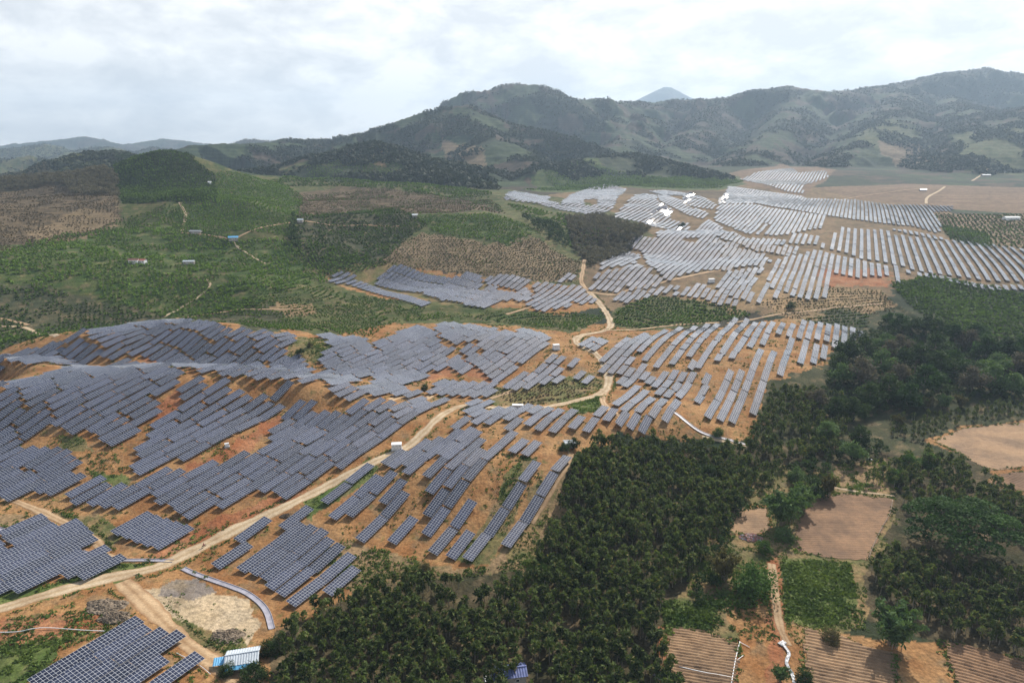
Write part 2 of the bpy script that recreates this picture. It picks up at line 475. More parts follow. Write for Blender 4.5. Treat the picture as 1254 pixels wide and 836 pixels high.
def leaf_mat(name, dark, light, transl=0.25, objvar=0.3, dry=None):
    m = bpy.data.materials.new(name); m.use_nodes = True
    nt = m.node_tree; nt.nodes.clear()
    out = nt.nodes.new('ShaderNodeOutputMaterial')
    at = nt.nodes.new('ShaderNodeAttribute'); at.attribute_name = 'tint'
    oi = nt.nodes.new('ShaderNodeObjectInfo')
    v = math_node(nt, 'ADD', at.outputs['Fac'], math_node(nt, 'MULTIPLY', math_node(nt, 'SUBTRACT', oi.outputs['Random'], 0.5), objvar), True)
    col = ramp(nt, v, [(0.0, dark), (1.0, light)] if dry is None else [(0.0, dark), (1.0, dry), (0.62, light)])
    d = nt.nodes.new('ShaderNodeBsdfPrincipled'); d.inputs['Roughness'].default_value = 0.75
    d.inputs['Specular IOR Level'].default_value = 0.12
    tr = nt.nodes.new('ShaderNodeBsdfTranslucent')
    nt.links.new(col, d.inputs['Base Color']); nt.links.new(mix_col(nt, 'MULTIPLY', 1.0, col, (1.25, 1.25, 0.6)), tr.inputs['Color'])
    mx = nt.nodes.new('ShaderNodeMixShader'); mx.inputs[0].default_value = transl
    nt.links.new(d.outputs[0], mx.inputs[1]); nt.links.new(tr.outputs[0], mx.inputs[2]); nt.links.new(mx.outputs[0], out.inputs['Surface'])
    return m

MAT = {}
MAT['plantation_leaf'] = leaf_mat('plantation_leaf', (0.013, 0.027, 0.008), (0.12, 0.165, 0.045), 0.3, 0.3, (0.22, 0.19, 0.085))
MAT['tree_leaf'] = leaf_mat('tree_leaf', (0.016, 0.034, 0.010), (0.065, 0.11, 0.03))
MAT['bright_leaf'] = leaf_mat('bright_leaf', (0.035, 0.08, 0.014), (0.12, 0.22, 0.045))
MAT['rain_leaf'] = leaf_mat('rain_leaf', (0.016, 0.042, 0.010), (0.06, 0.125, 0.024))
MAT['bamboo_leaf'] = leaf_mat('bamboo_leaf', (0.05, 0.10, 0.035), (0.16, 0.24, 0.085))
MAT['olive_leaf'] = leaf_mat('olive_leaf', (0.06, 0.06, 0.025), (0.17, 0.15, 0.06))
MAT['grey_leaf'] = leaf_mat('grey_leaf', (0.065, 0.062, 0.045), (0.18, 0.16, 0.12))
MAT['orchard_leaf'] = leaf_mat('orchard_leaf', (0.020, 0.040, 0.010), (0.15, 0.25, 0.036), 0.25, 0.0)
MAT['dry_leaf'] = leaf_mat('dry_leaf', (0.05, 0.045, 0.022), (0.17, 0.125, 0.07), 0.15, 0.0)
MAT['weed_leaf'] = leaf_mat('weed_leaf', (0.035, 0.075, 0.014), (0.15, 0.21, 0.05), 0.25, 0.0)
MAT['mountain_leaf'] = leaf_mat('mountain_leaf', (0.017, 0.029, 0.014), (0.045, 0.056, 0.026), 0.15, 0.0)
MAT['bark'] = plain_mat('bark', (0.22, 0.19, 0.15), 0.9, 0, 0.3, 2.0)
MAT['pale_bark'] = plain_mat('pale_bark', (0.30, 0.27, 0.22), 0.9, 0, 0.3, 2.0)
MAT['white_paint'] = plain_mat('white_paint', (0.78, 0.79, 0.80), 0.45, 0, 0.08, 0.7)
MAT['grey_metal'] = plain_mat('grey_metal', (0.42, 0.43, 0.45), 0.4, 0.7, 0.15, 1.5)
MAT['concrete'] = plain_mat('concrete', (0.42, 0.41, 0.41), 0.85, 0, 0.2, 0.6)
MAT['wet_concrete'] = plain_mat('wet_concrete', (0.33, 0.32, 0.37), 0.55, 0, 0.25, 0.5)
MAT['blue_roof'] = plain_mat('blue_roof', (0.10, 0.36, 0.62), 0.45, 0, 0.2, 0.9)
MAT['deep_blue_roof'] = plain_mat('deep_blue_roof', (0.10, 0.13, 0.30), 0.6, 0, 0.45, 0.9)
MAT['white_roof'] = plain_mat('white_roof', (0.50, 0.56, 0.62), 0.45, 0, 0.15, 0.9)
MAT['grey_wall'] = plain_mat('grey_wall', (0.34, 0.32, 0.29), 0.9, 0, 0.25, 0.8)
MAT['dark_glass'] = plain_mat('dark_glass', (0.03, 0.035, 0.04), 0.15, 0, 0.2, 1.0)
MAT['brown_tile'] = plain_mat('brown_tile', (0.20, 0.10, 0.07), 0.8, 0, 0.3, 1.2)
MAT['tarp'] = plain_mat('tarp', (0.25, 0.27, 0.30), 0.4, 0, 0.25, 1.5)
MAT['red_cloth'] = plain_mat('red_cloth', (0.40, 0.13, 0.11), 0.8, 0, 0.4, 1.5)
MAT['dark_paint'] = plain_mat('dark_paint', (0.03, 0.03, 0.035), 0.4, 0, 0.2, 2.0)
MAT['rubber'] = plain_mat('rubber', (0.02, 0.02, 0.02), 0.8, 0, 0.2, 3.0)

# ------------------------------------------------------------------ land use of the ground (own colours of soil, grass and crops, plus one painted cloud shadow)
SOIL = ((0.25, 0.118, 0.046), (0.35, 0.20, 0.09))
UPSOIL = ((0.12, 0.088, 0.05), (0.23, 0.155, 0.092))
REDSOIL = ((0.26, 0.10, 0.045), (0.34, 0.165, 0.085))
DRY = ((0.20, 0.145, 0.075), (0.30, 0.20, 0.11))
WEEDY = ((0.10, 0.115, 0.04), (0.25, 0.17, 0.085))
GRASS = ((0.07, 0.115, 0.025), (0.13, 0.15, 0.05))
ORCH = ((0.042, 0.066, 0.018), (0.10, 0.10, 0.038))
ORCHB = ((0.035, 0.070, 0.015), (0.085, 0.105, 0.034))
DARKG = ((0.028, 0.042, 0.020), (0.05, 0.06, 0.028))
DKORCH_SHADE = ((0.045, 0.055, 0.028), (0.08, 0.078, 0.042))  # dark orchards, and the cloud shadow painted on the mid hill
BROWN = ((0.075, 0.058, 0.036), (0.13, 0.096, 0.058))
DOTBR = ((0.155, 0.115, 0.065), (0.21, 0.155, 0.095))
DKWOOD = ((0.024, 0.036, 0.015), (0.06, 0.062, 0.03))
WOODF = ((0.032, 0.036, 0.017), (0.09, 0.07, 0.04))
FARSOIL = ((0.125, 0.085, 0.055), (0.20, 0.135, 0.09))
PALE = ((0.40, 0.31, 0.20), (0.48, 0.38, 0.26))
GREY = ((0.20, 0.17, 0.15), (0.27, 0.23, 0.19))

# (polygon in photo pixels laid on the terrain, colours, row strength, weed amount)
LANDUSE = [
    # whole valley floor with the solar fields
    ([(-120, 450), (0, 432), (190, 392), (380, 405), (480, 390), (560, 388), (690, 398), (760, 395), (850, 405), (1000, 385), (1085, 400), (1050, 450), (960, 470), (930, 540), (880, 540), (760, 530), (700, 560), (690, 640), (640, 700), (480, 710), (350, 770), (330, 900), (-300, 900), (-200, 600)], SOIL, 0, .35),
    ([(390, 335), (470, 315), (620, 345), (735, 350), (740, 375), (690, 385), (560, 385), (470, 365)], SOIL, 0, .2),
    ([(610, 245), (740, 222), (900, 212), (1160, 255), (1190, 300), (1300, 300), (1300, 358), (1100, 345), (1080, 400), (930, 385), (850, 365), (760, 385), (700, 350), (725, 305), (800, 285), (690, 262)], UPSOIL, 0, .35),
    ([(870, 220), (960, 200), (1025, 208), (985, 240), (930, 230)], FARSOIL, 0, .1),
    # orchard hills on the left
    ([(-300, 415), (-300, 190), (140, 180), (265, 205), (440, 215), (640, 235), (780, 270), (800, 288), (720, 320), (712, 350), (620, 345), (500, 320), (400, 340), (470, 365), (690, 385), (745, 388), (700, 408), (640, 400), (480, 395), (400, 412), (190, 392), (0, 432), (-200, 455)], ORCH, .55, .2),
    ([(80, 285), (200, 275), (300, 295), (400, 300), (398, 345), (300, 380), (230, 390), (90, 350), (0, 360), (0, 320)], ORCHB, .5, .2),
    ([(265, 215), (340, 222), (368, 245), (360, 290), (250, 285), (200, 260)], ORCHB, .6, .1),
    ([(-300, 345), (60, 350), (200, 385), (190, 392), (0, 432), (-300, 470)], DKORCH_SHADE, .5, .2),
    ([(360, 235), (420, 228), (560, 240), (620, 262), (500, 262), (430, 260), (368, 270)], BROWN, .55, .1),
    ([(365, 268), (450, 258), (520, 275), (490, 300), (470, 325), (400, 338), (365, 315)], DKORCH_SHADE, .7, .1),  # cloud shadow on this slope, painted in as darker green ground
    ([(490, 300), (520, 285), (600, 300), (660, 290), (710, 320), (705, 345), (620, 343), (540, 332), (465, 325)], DOTBR, .4, .1),
    ([(500, 262), (600, 262), (660, 285), (620, 300), (540, 285)], ORCHB, .4, .1),
    ([(-300, 230), (60, 225), (145, 235), (150, 268), (60, 300), (-300, 330)], BROWN, .3, .1),
    ([(30, 285), (100, 255), (145, 262), (140, 278), (70, 300)], DOTBR, .3, .05),
    ([(138, 205), (160, 188), (235, 195), (262, 215), (266, 243), (215, 248), (150, 250)], DARKG, .8, 0),
    ([(-300, 212), (60, 205), (140, 212), (145, 238), (60, 226), (-300, 234)], WOODF, 0, 0),
    ([(690, 268), (740, 262), (800, 280), (760, 315), (722, 330), (700, 300)], WOODF, 0, 0),
    ([(250, 385), (330, 372), (350, 392), (345, 408), (300, 405)], DKORCH_SHADE, .5, .1),
    ([(330, 372), (385, 372), (390, 385), (350, 388)], DRY, 0, .2),
    ([(380, 330), (470, 320), (600, 345), (560, 375), (470, 360)], WEEDY, 0, .2),
    ([(325, 224), (345, 206), (380, 196), (430, 182), (457, 178), (490, 186), (530, 204), (575, 226), (612, 243), (520, 238), (420, 227)], ORCH, .7, .1),
    ([(420, 186), (457, 178), (500, 192), (470, 205), (430, 200)], DRY, .3, .1),
    ([(370, 205), (430, 203), (455, 225), (400, 222), (350, 215)], DARKG, .6, 0),
    ([(540, 168), (590, 180), (600, 208), (560, 205)], DOTBR, .5, 0),
    ([(660, 205), (700, 197), (740, 205), (760, 228), (690, 232), (650, 225)], ORCHB, .7, 0),
    ([(745, 195), (790, 192), (850, 212), (880, 222), (800, 222), (760, 215)], DARKG, .7, 0),
    ([(1050, 165), (1088, 145), (1130, 160), (1110, 185), (1050, 180)], ORCH, .7, 0),
    ([(1075, 170), (1130, 178), (1160, 200), (1110, 205), (1080, 190)], DOTBR, .3, 0),
    ([(1160, 165), (1254, 155), (1330, 170), (1330, 215), (1180, 210)], ORCH, .7, 0),
    # green islands
    ([(755, 378), (800, 362), (880, 370), (920, 385), (850, 400), (780, 405), (748, 398)], ORCH, .4, .2),
    ([(930, 372), (1010, 348), (1080, 355), (1100, 380), (1070, 402), (980, 395)], DRY, .5, .15),
    ([(1020, 375), (1065, 385), (1062, 402), (990, 395)], DKORCH_SHADE, .4, .1),
    ([(1090, 348), (1140, 338), (1260, 358), (1500, 360), (1500, 425), (1254, 418), (1190, 410), (1120, 380)], DARKG, .7, 0),
    ([(640, 232), (700, 224), (760, 219), (870, 212), (905, 216), (915, 226), (880, 233), (840, 233), (770, 229), (735, 231), (690, 236)], ORCHB, .5, 0),
    ([(770, 229), (840, 233), (880, 234), (940, 232), (950, 238), (880, 244), (820, 240), (760, 236)], BROWN, .4, 0),
    # far right fields
    ([(1000, 230), (1110, 225), (1200, 228), (1500, 235), (1500, 262), (1254, 262), (1160, 256), (1060, 245)], FARSOIL, .25, .05),
    ([(1145, 262), (1500, 262), (1500, 305), (1254, 305), (1190, 300), (1160, 290)], DOTBR, .4, .05),
    ([(1150, 275), (1210, 285), (1215, 305), (1165, 295)], DKORCH_SHADE, .4, .05),
    # wood and plantations on the right
    ([(1030, 400), (1090, 375), (1260, 415), (1500, 420), (1500, 640), (1254, 600), (1000, 540), (920, 545), (940, 470), (1010, 450)], DKWOOD, 0, .1),
    ([(702, 562), (738, 538), (860, 553), (930, 545), (1000, 540), (1254, 570), (1500, 620), (1500, 850), (1254, 830), (1160, 790), (1060, 760), (940, 780), (820, 760), (830, 900), (330, 900), (335, 775), (430, 728), (480, 700), (640, 700), (690, 640)], WOODF, 0, .15),
    ([(820, 600), (960, 570), (1080, 590), (1100, 640), (1060, 700), (1060, 770), (960, 790), (820, 770), (850, 690)], WEEDY, 0, .5),
    ([(640, 686), (700, 676), (712, 700), (650, 720)], GRASS, 0, .8),
    ([(960, 682), (1040, 688), (1050, 740), (1010, 770), (958, 760)], GRASS, 0, .6),
    ([(810, 735), (880, 735), (870, 765), (815, 775)], GRASS, 0, .6),
    ([(880, 725), (960, 735), (955, 780), (950, 850), (890, 850), (905, 790)], SOIL, 0, .1),
    ([(940, 690), (955, 680), (962, 770), (975, 850), (940, 850)], REDSOIL, 0, .1),
    ([(960, 765), (1020, 775), (1160, 790), (1260, 805), (1500, 820), (1500, 900), (960, 900)], SOIL, 0, .05),
    ([(805, 765), (905, 785), (900, 900), (800, 900)], REDSOIL, 0, .05),
    ([(892, 622), (940, 618), (945, 650), (920, 658), (890, 655)], SOIL, 0, .02),
    ([(1020, 570), (1090, 560), (1095, 605), (1020, 600)], DRY, 0, .3),
    ([(1135, 540), (1180, 522), (1254, 515), (1500, 530), (1500, 640), (1254, 606), (1210, 590), (1220, 572)], SOIL, 0, .02),
    # detail on the near soil
    ([(0, 606), (60, 612), (120, 628), (150, 660), (130, 665), (90, 650), (40, 632), (-100, 625)], SOIL, 0, .1),
    ([(-100, 625), (30, 630), (45, 640), (-100, 668)], DRY, 0, .3),
    ([(-120, 735), (60, 715), (140, 690), (200, 690), (150, 710), (0, 745)], GRASS, 0, .5),
    ([(-120, 765), (100, 748), (150, 748), (150, 770), (60, 800), (40, 850), (-120, 850)], REDSOIL, 0, .5),
    ([(-120, 800), (30, 790), (90, 775), (60, 810), (20, 850), (-120, 850)], GRASS, 0, .8),
    ([(170, 720), (230, 715), (300, 735), (318, 760), (300, 790), (230, 780), (180, 745)], PALE, 0, .05),
    ([(195, 716), (240, 706), (266, 722), (230, 736), (190, 728)], GREY, 0, .2),
    ([(180, 745), (240, 765), (300, 780), (300, 810), (250, 800), (190, 765)], WEEDY, 0, .7),
    ([(230, 650), (330, 610), (400, 590), (380, 610), (290, 650), (200, 690), (190, 680)], REDSOIL, 0, .1),
    ([(370, 610), (460, 560), (465, 575), (400, 620), (380, 640)], GRASS, 0, .5),
    ([(390, 670), (430, 660), (560, 700), (600, 690), (640, 640), (700, 560), (690, 640), (640, 700), (480, 715), (430, 730)], DRY, 0, .5),
    ([(560, 690), (640, 560), (660, 560), (600, 690)], WEEDY, 0, .6),
    ([(620, 690), (650, 600), (690, 570), (650, 690)], WEEDY, 0, .3),
    ([(43, 543), (65, 525), (88, 523), (115, 536), (143, 545), (163, 555), (167, 574), (153, 586), (134, 596), (108, 581), (79, 572), (92, 555), (72, 547)], SOIL, 0, .2),
    ([(75, 530), (100, 535), (120, 552), (95, 552), (75, 545)], WEEDY, 0, .5), ([(110, 575), (160, 585), (150, 598), (115, 590)], GRASS, 0, .9),
    ([(60, 625), (120, 632), (150, 655), (135, 672), (95, 655)], WEEDY, 0, .7),
    ([(190, 500), (214, 476), (227, 474), (220, 490), (206, 512), (190, 512)], REDSOIL, 0, .1),
    ([(346, 504), (334, 512), (279, 550), (226, 572), (226, 580), (290, 560), (345, 520)], REDSOIL, 0, .05),
    ([(170, 440), (180, 430), (225, 448), (225, 455)], REDSOIL, 0, .05),
    ([(600, 475), (720, 455), (750, 470), (690, 495), (600, 497)], WEEDY, 0, .4),
    ([(485, 490), (500, 470), (560, 455), (610, 470), (640, 440), (625, 430), (560, 440), (520, 460)], REDSOIL, 0, .1),
    ([(690, 492), (740, 485), (735, 505), (700, 507)], GRASS, 0, .6),
    ([(345, 440), (366, 413), (396, 414), (408, 427), (390, 443), (372, 445)], WEEDY, 0, .6),
    ([(830, 360), (960, 330), (1010, 345), (960, 370), (900, 385)], DRY, .2, .2),
    ([(1000, 330), (1090, 330), (1090, 352), (1010, 350)], REDSOIL, .2, .1),
]

def patch_poly(poly, cols, rows=0, weeds=0):
    return (poly, cols, rows, weeds)

def build_terrain():
    X, Y = GX, GY
    n1 = fbm(X / 40.0, Y / 40.0, 4, 3); n2 = fbm(X / 7.0, Y / 7.0, 3, 4)
    jit = np.clip(Y * 0.006, 0.4, 4.0)
    jx = (fbm(X / 6.0, Y / 6.0, 3, 61) - 0.5) * 4 * jit; jy = (fbm(X / 6.0, Y / 6.0, 3, 62) - 0.5) * 4 * jit
    # mountains and far country: scrub, plantations, dry clearings
    zn = fbm(X / 260.0, Y / 260.0, 4, 71); zc = fbm(X / 150.0, Y / 150.0, 3, 77); z3 = fbm(X / 90.0, Y / 90.0, 3, 79)
    rocky = fbm(X / 18.0, Y / 18.0, 3, 91)
    col = np.empty(X.shape + (4,), np.float32)
    def setm(m, c, rows):
        for i in range(3): col[..., i] = np.where(m, c[0][i] + (c[1][i] - c[0][i]) * f, col[..., i])
        col[..., 3] = np.where(m, rows, col[..., 3])
    f = np.clip((rocky - 0.3) * 2.4, 0, 1)
    ones = np.ones(X.shape, bool)
    col[...] = 0
    setm(ones, ((0.013, 0.024, 0.012), (0.034, 0.044, 0.021)), 0.0)
    setm(zn > 0.58, ((0.028, 0.029, 0.020), (0.065, 0.052, 0.036)), 0.0)
    setm((zc > 0.60) & (Y < 4300), ((0.022, 0.040, 0.016), (0.045, 0.066, 0.026)), 0.75)
    setm((z3 > 0.68) & (Y < 4300), ((0.048, 0.040, 0.028), (0.085, 0.062, 0.042)), 0.3)
    setm((z3 < 0.33) & (Y < 3500), ((0.015, 0.03, 0.015), (0.03, 0.045, 0.022)), 0.55)
    f = np.clip((n2 * 0.65 + n1 * 0.35 - 0.32) * 2.8, 0, 1)
    weed = np.zeros(X.shape, np.float32)
    near = (MTN < 0.5) | (Y < 1200)
    XJ, YJ = X + jx, Y + jy
    for poly, cols, rows, weeds in LANDUSE:
        wp = gpoly(poly)
        m = in_poly(XJ, YJ, wp)
        if not m.any(): continue
        setm(m, cols, rows)
        weed[m] = weeds
    # weeds break up the soil
    wm = fbm(X / 3.2, Y / 3.2, 3, 131)
    k = np.clip((wm - (0.86 - 0.5 * weed)) * 6, 0, 1) * (weed > 0.01)
    for i, c in enumerate((0.085, 0.105, 0.035)):
        col[..., i] = col[..., i] * (1 - 0.75 * k) + c * 0.75 * k
    k = np.clip((fbm(X / 5.0, Y / 5.0, 3, 137) - 0.60) * 5, 0, 1) * (weed > 0.01)
    for i, c in enumerate((0.21, 0.155, 0.09)):
        col[..., i] = col[..., i] * (1 - 0.6 * k) + c * 0.6 * k
    V = np.stack([X, Y, HB], -1).reshape(-1, 3)
    idx = np.arange(NS * NT, dtype=np.int32).reshape(NS, NT)
    F = np.stack([idx[:-1, :-1], idx[:-1, 1:], idx[1:, 1:], idx[1:, :-1]], -1).reshape(-1, 4)
    me = np_mesh('terrain', V, F, None, None, True)
    ca = me.color_attributes.new('landuse', 'FLOAT_COLOR', 'POINT')
    ca.data.foreach_set('color', col.reshape(-1))
    # ground material
    m, nt, b = new_mat('terrain_ground')
    at = nt.nodes.new('ShaderNodeAttribute'); at.attribute_name = 'landuse'
    big = noise_node(nt, 0.11, 5, 0.6); fine = noise_node(nt, 0.9, 6, 0.65); mid = noise_node(nt, 0.35, 4, 0.6)
    c = mix_col(nt, 'MULTIPLY', 1.0, at.outputs['Color'], ramp(nt, fine.outputs['Fac'], [(0.28, (0.52, 0.52, 0.53)), (0.72, (1.45, 1.45, 1.44))]))
    c = mix_col(nt, 'MULTIPLY', 1.0, c, ramp(nt, big.outputs['Fac'], [(0.3, (0.82, 0.84, 0.86)), (0.7, (1.16, 1.14, 1.1))]))
    # planting terraces follow the contour lines
    geo = nt.nodes.new('ShaderNodeNewGeometry'); sp = nt.nodes.new('ShaderNodeSeparateXYZ'); nt.links.new(geo.outputs['Position'], sp.inputs[0])
    zz = math_node(nt, 'ADD', sp.outputs['Z'], math_node(nt, 'MULTIPLY', mid.outputs['Fac'], 0.5))
    w = math_node(nt, 'SINE', math_node(nt, 'MULTIPLY', zz, 2 * math.pi / 2.1))
    w = math_node(nt, 'MULTIPLY', math_node(nt, 'MULTIPLY', w, at.outputs['Alpha']), math_node(nt, 'MULTIPLY', ramp(nt, big.outputs['Fac'], [(0.35, (0.15, 0.15, 0.15)), (0.6, (1, 1, 1))]), 0.34))
    far = math_node(nt, 'GREATER_THAN', sp.outputs['Y'], 1350.0)
    w2 = math_node(nt, 'MULTIPLY', math_node(nt, 'SINE', math_node(nt, 'MULTIPLY', zz, 2 * math.pi / 10.0)), math_node(nt, 'MULTIPLY', math_node(nt, 'MULTIPLY', at.outputs['Alpha'], far), 0.22))
    w = math_node(nt, 'ADD', w, w2)
    k = nt.nodes.new('ShaderNodeCombineColor')
    for i in range(3): nt.links.new(math_node(nt, 'ADD', 1.0, w), k.inputs[i])
    c = mix_col(nt, 'MULTIPLY', 1.0, c, k.outputs[0])
    nt.links.new(c, b.inputs['Base Color'])
    b.inputs['Roughness'].default_value = 0.95; b.inputs['Specular IOR Level'].default_value = 0.1
    bp = nt.nodes.new('ShaderNodeBump'); bp.inputs['Strength'].default_value = 0.9; bp.inputs['Distance'].default_value = 0.35
    nt.links.new(math_node(nt, 'ADD', fine.outputs['Fac'], math_node(nt, 'MULTIPLY', mid.outputs['Fac'], 1.5)), bp.inputs['Height']); nt.links.new(bp.outputs[0], b.inputs['Normal'])
    me.materials.append(m)
    return tag(link('ground', me), kind='structure')
build_terrain()

# ------------------------------------------------------------------ roads, tracks and drains
def resample(p, step):
    p = np.asarray(p, float)
    # Catmull-Rom through the points, then even steps
    q = np.vstack([2 * p[0] - p[1], p, 2 * p[-1] - p[-2]])
    out = []
    for i in range(1, len(q) - 2):
        t = np.linspace(0, 1, 12, endpoint=False)[:, None]
        out.append(0.5 * (2 * q[i] + (q[i + 1] - q[i - 1]) * t + (2 * q[i - 1] - 5 * q[i] + 4 * q[i + 1] - q[i + 2]) * t ** 2 + (3 * q[i] - q[i - 1] - 3 * q[i + 1] + q[i + 2]) * t ** 3))
    c = np.vstack(out + [p[-1:]])
    d = np.concatenate([[0], np.cumsum(np.hypot(*np.diff(c, axis=0).T))])
    n = max(2, int(d[-1] / step) + 1)
    s = np.linspace(0, d[-1], n)
    return np.stack([np.interp(s, d, c[:, 0]), np.interp(s, d, c[:, 1])], 1)

ROADLINES = []
FIELDEDGES = []
def road_mat(name, tyre, verge, crown):
    m, nt, b = new_mat(name)
    uv = nt.nodes.new('ShaderNodeUVMap'); sp = nt.nodes.new('ShaderNodeSeparateXYZ'); nt.links.new(uv.outputs[0], sp.inputs[0])
    n = noise_node(nt, 0.35, 6, 0.65); n2 = noise_node(nt, 1.6, 5, 0.6)
    d = math_node(nt, 'ABSOLUTE', math_node(nt, 'SUBTRACT', sp.outputs['X'], 0.5))
    d = math_node(nt, 'ADD', d, math_node(nt, 'MULTIPLY', math_node(nt, 'SUBTRACT', n.outputs['Fac'], 0.5), 0.22))
    c = ramp(nt, d, [(0.03, crown), (0.5, verge), (0.18, tyre), (0.34, tyre)])
    c = mix_col(nt, 'MULTIPLY', 1.0, c, ramp(nt, n2.outputs['Fac'], [(0.3, (0.72, 0.71, 0.70)), (0.7, (1.18, 1.18, 1.18))]))
    n4 = noise_node(nt, 0.12, 4, 0.6)
    c = mix_col(nt, 'MULTIPLY', 1.0, c, ramp(nt, n4.outputs['Fac'], [(0.35, (0.74, 0.68, 0.62)), (0.6, (1.08, 1.08, 1.08))]))
    nt.links.new(c, b.inputs['Base Color']); b.inputs['Roughness'].default_value = 0.95
    return m
MAT['dirt_road'] = road_mat('dirt_road', (0.48, 0.34, 0.20), (0.32, 0.185, 0.09), (0.36, 0.235, 0.125))
MAT['pale_road'] = road_mat('pale_road', (0.50, 0.40, 0.27), (0.36, 0.235, 0.12), (0.40, 0.295, 0.175))
MAT['track'] = road_mat('track', (0.40, 0.28, 0.165), (0.30, 0.19, 0.10), (0.33, 0.22, 0.12))

def strip(name, pix, width, mat, lift=0.10, kind='structure', taper=None):
    c = resample(gpoly(pix), 1.0)
    ROADLINES.append((c, width))
    t = np.gradient(c, axis=0); t /= np.linalg.norm(t, axis=1)[:, None] + 1e-9
    nrm = np.stack([-t[:, 1], t[:, 0]], 1)
    K = 7
    off = np.linspace(-0.5, 0.5, K)
    wv = width * (1 + 0.9 * (fbm(c[:, 0] / 6.0, c[:, 1] / 6.0, 3, 15) - 0.5)) if width > 1.5 else np.full(len(c), width)
    P = c[:, None] + nrm[:, None] * off[None, :, None] * wv[:, None, None]
    zt = hgt(P[..., 0], P[..., 1])
    lf = lift * (1 - 0.8 * (np.abs(off) * 2) ** 6)
    V = np.concatenate([P, (zt + lf + np.clip(P[..., 1] - 200, 0, 1200) * 0.0004)[..., None]], -1).reshape(-1, 3)
    i = np.arange(len(c) * K).reshape(-1, K)
    F = np.stack([i[:-1, :-1], i[:-1, 1:], i[1:, 1:], i[1:, :-1]], -1).reshape(-1, 4)
    U = np.stack(np.broadcast_arrays(off[None] + 0.5, (np.arange(len(c)) * 0.2)[:, None]), -1).reshape(-1, 2)
    o = link(name, np_mesh(name, V, F, mat, None, True, U[F.ravel()]))
    if kind: tag(o, kind=kind)
    return o

ROAD = MAT['dirt_road']; PALER = MAT['pale_road']; TRK = MAT['track']
strip('road', [(-80, 765), (0, 745), (60, 727), (130, 708), (190, 695), (235, 675), (290, 647), (350, 620), (410, 590), (455, 567), (490, 552), (520, 528), (545, 506), (570, 497), (610, 499), (660, 499), (700, 492), (735, 482), (745, 468), (742, 450), (728, 432), (706, 420), (712, 411), (740, 405), (748, 395), (735, 373), (722, 358)], 5.2, PALER, .14)
strip('road', [(742, 450), (746, 470), (738, 488), (745, 500), (762, 512)], 3.4, ROAD, .12)
strip('road', [(722, 358), (712, 345), (714, 330), (716, 318)], 4.0, ROAD, .16)
strip('road', [(722, 358), (750, 361), (780, 352), (815, 345), (845, 338), (868, 333), (885, 331)], 4.5, ROAD, .18)
strip('road', [(740, 405), (775, 404), (830, 398), (880, 395)], 3.0, ROAD, .18)
strip('road', [(150, 712), (175, 735), (200, 760), (225, 785), (250, 803), (290, 830), (320, 850)], 5.5, ROAD, .12)
strip('road', [(-60, 612), (0, 609), (40, 622), (80, 640), (115, 660), (130, 680), (150, 685)], 3.2, ROAD, .12)
strip('road', [(30, 850), (70, 820), (110, 790), (150, 775), (170, 768)], 3.0, TRK, .12)
strip('road', [(478, 490), (490, 487), (520, 489), (528, 484)], 3.5, ROAD, .12)
strip('road', [(600, 488), (640, 472), (665, 448), (680, 432)], 3.5, TRK, .12)
strip('road', [(620, 385), (650, 376), (670, 370)], 3.0, TRK, .12)
strip('track', [(-60, 396), (0, 399), (40, 405), (70, 412)], 3.4, PALER, .16)
strip('track', [(-40, 388), (0, 390), (35, 398)], 3.0, TRK, .16)
strip('track', [(215, 390), (260, 384), (300, 379), (345, 379), (380, 378)], 2.6, TRK, .16)
strip('track', [(200, 388), (225, 375), (245, 362), (257, 350), (254, 342)], 2.2, PALER, .16)
strip('track', [(220, 248), (227, 262), (225, 275), (223, 283)], 3.4, PALER, .2)
strip('track', [(223, 285), (245, 287), (272, 291), (288, 292), (310, 282), (335, 276), (360, 272)], 2.8, TRK, .2)
strip('track', [(283, 292), (292, 303), (310, 315), (325, 323)], 2.2, PALER, .2)
strip('track', [(365, 270), (400, 275), (450, 276), (490, 277)], 2.2, TRK, .2)
strip('track', [(650, 640), (690, 575), (700, 555)], 2.6, TRK, .1)
strip('track', [(612, 640), (637, 600), (650, 578)], 2.2, TRK, .1)
strip('track', [(945, 690), (948, 720), (955, 765), (965, 790)], 2.6, TRK, .1)
strip('track', [(1018, 596), (1045, 601), (1070, 604), (1095, 607)], 1.5, PALER, .12)
strip('track', [(1000, 250), (1040, 243), (1080, 237), (1130, 231)], 3.5, TRK, .3)
strip('track', [(1134, 250), (1136, 242), (1150, 234), (1157, 229)], 5.0, PALER, .4)
strip('track', [(1190, 222), (1202, 214), (1212, 206)], 5.0, PALER, .6)
strip('track', [(860, 535), (885, 540), (915, 546)], 2.4, PALER, .14)
strip('track', [(890, 396), (960, 384), (1030, 376), (1080, 372)], 3.0, TRK, .18)

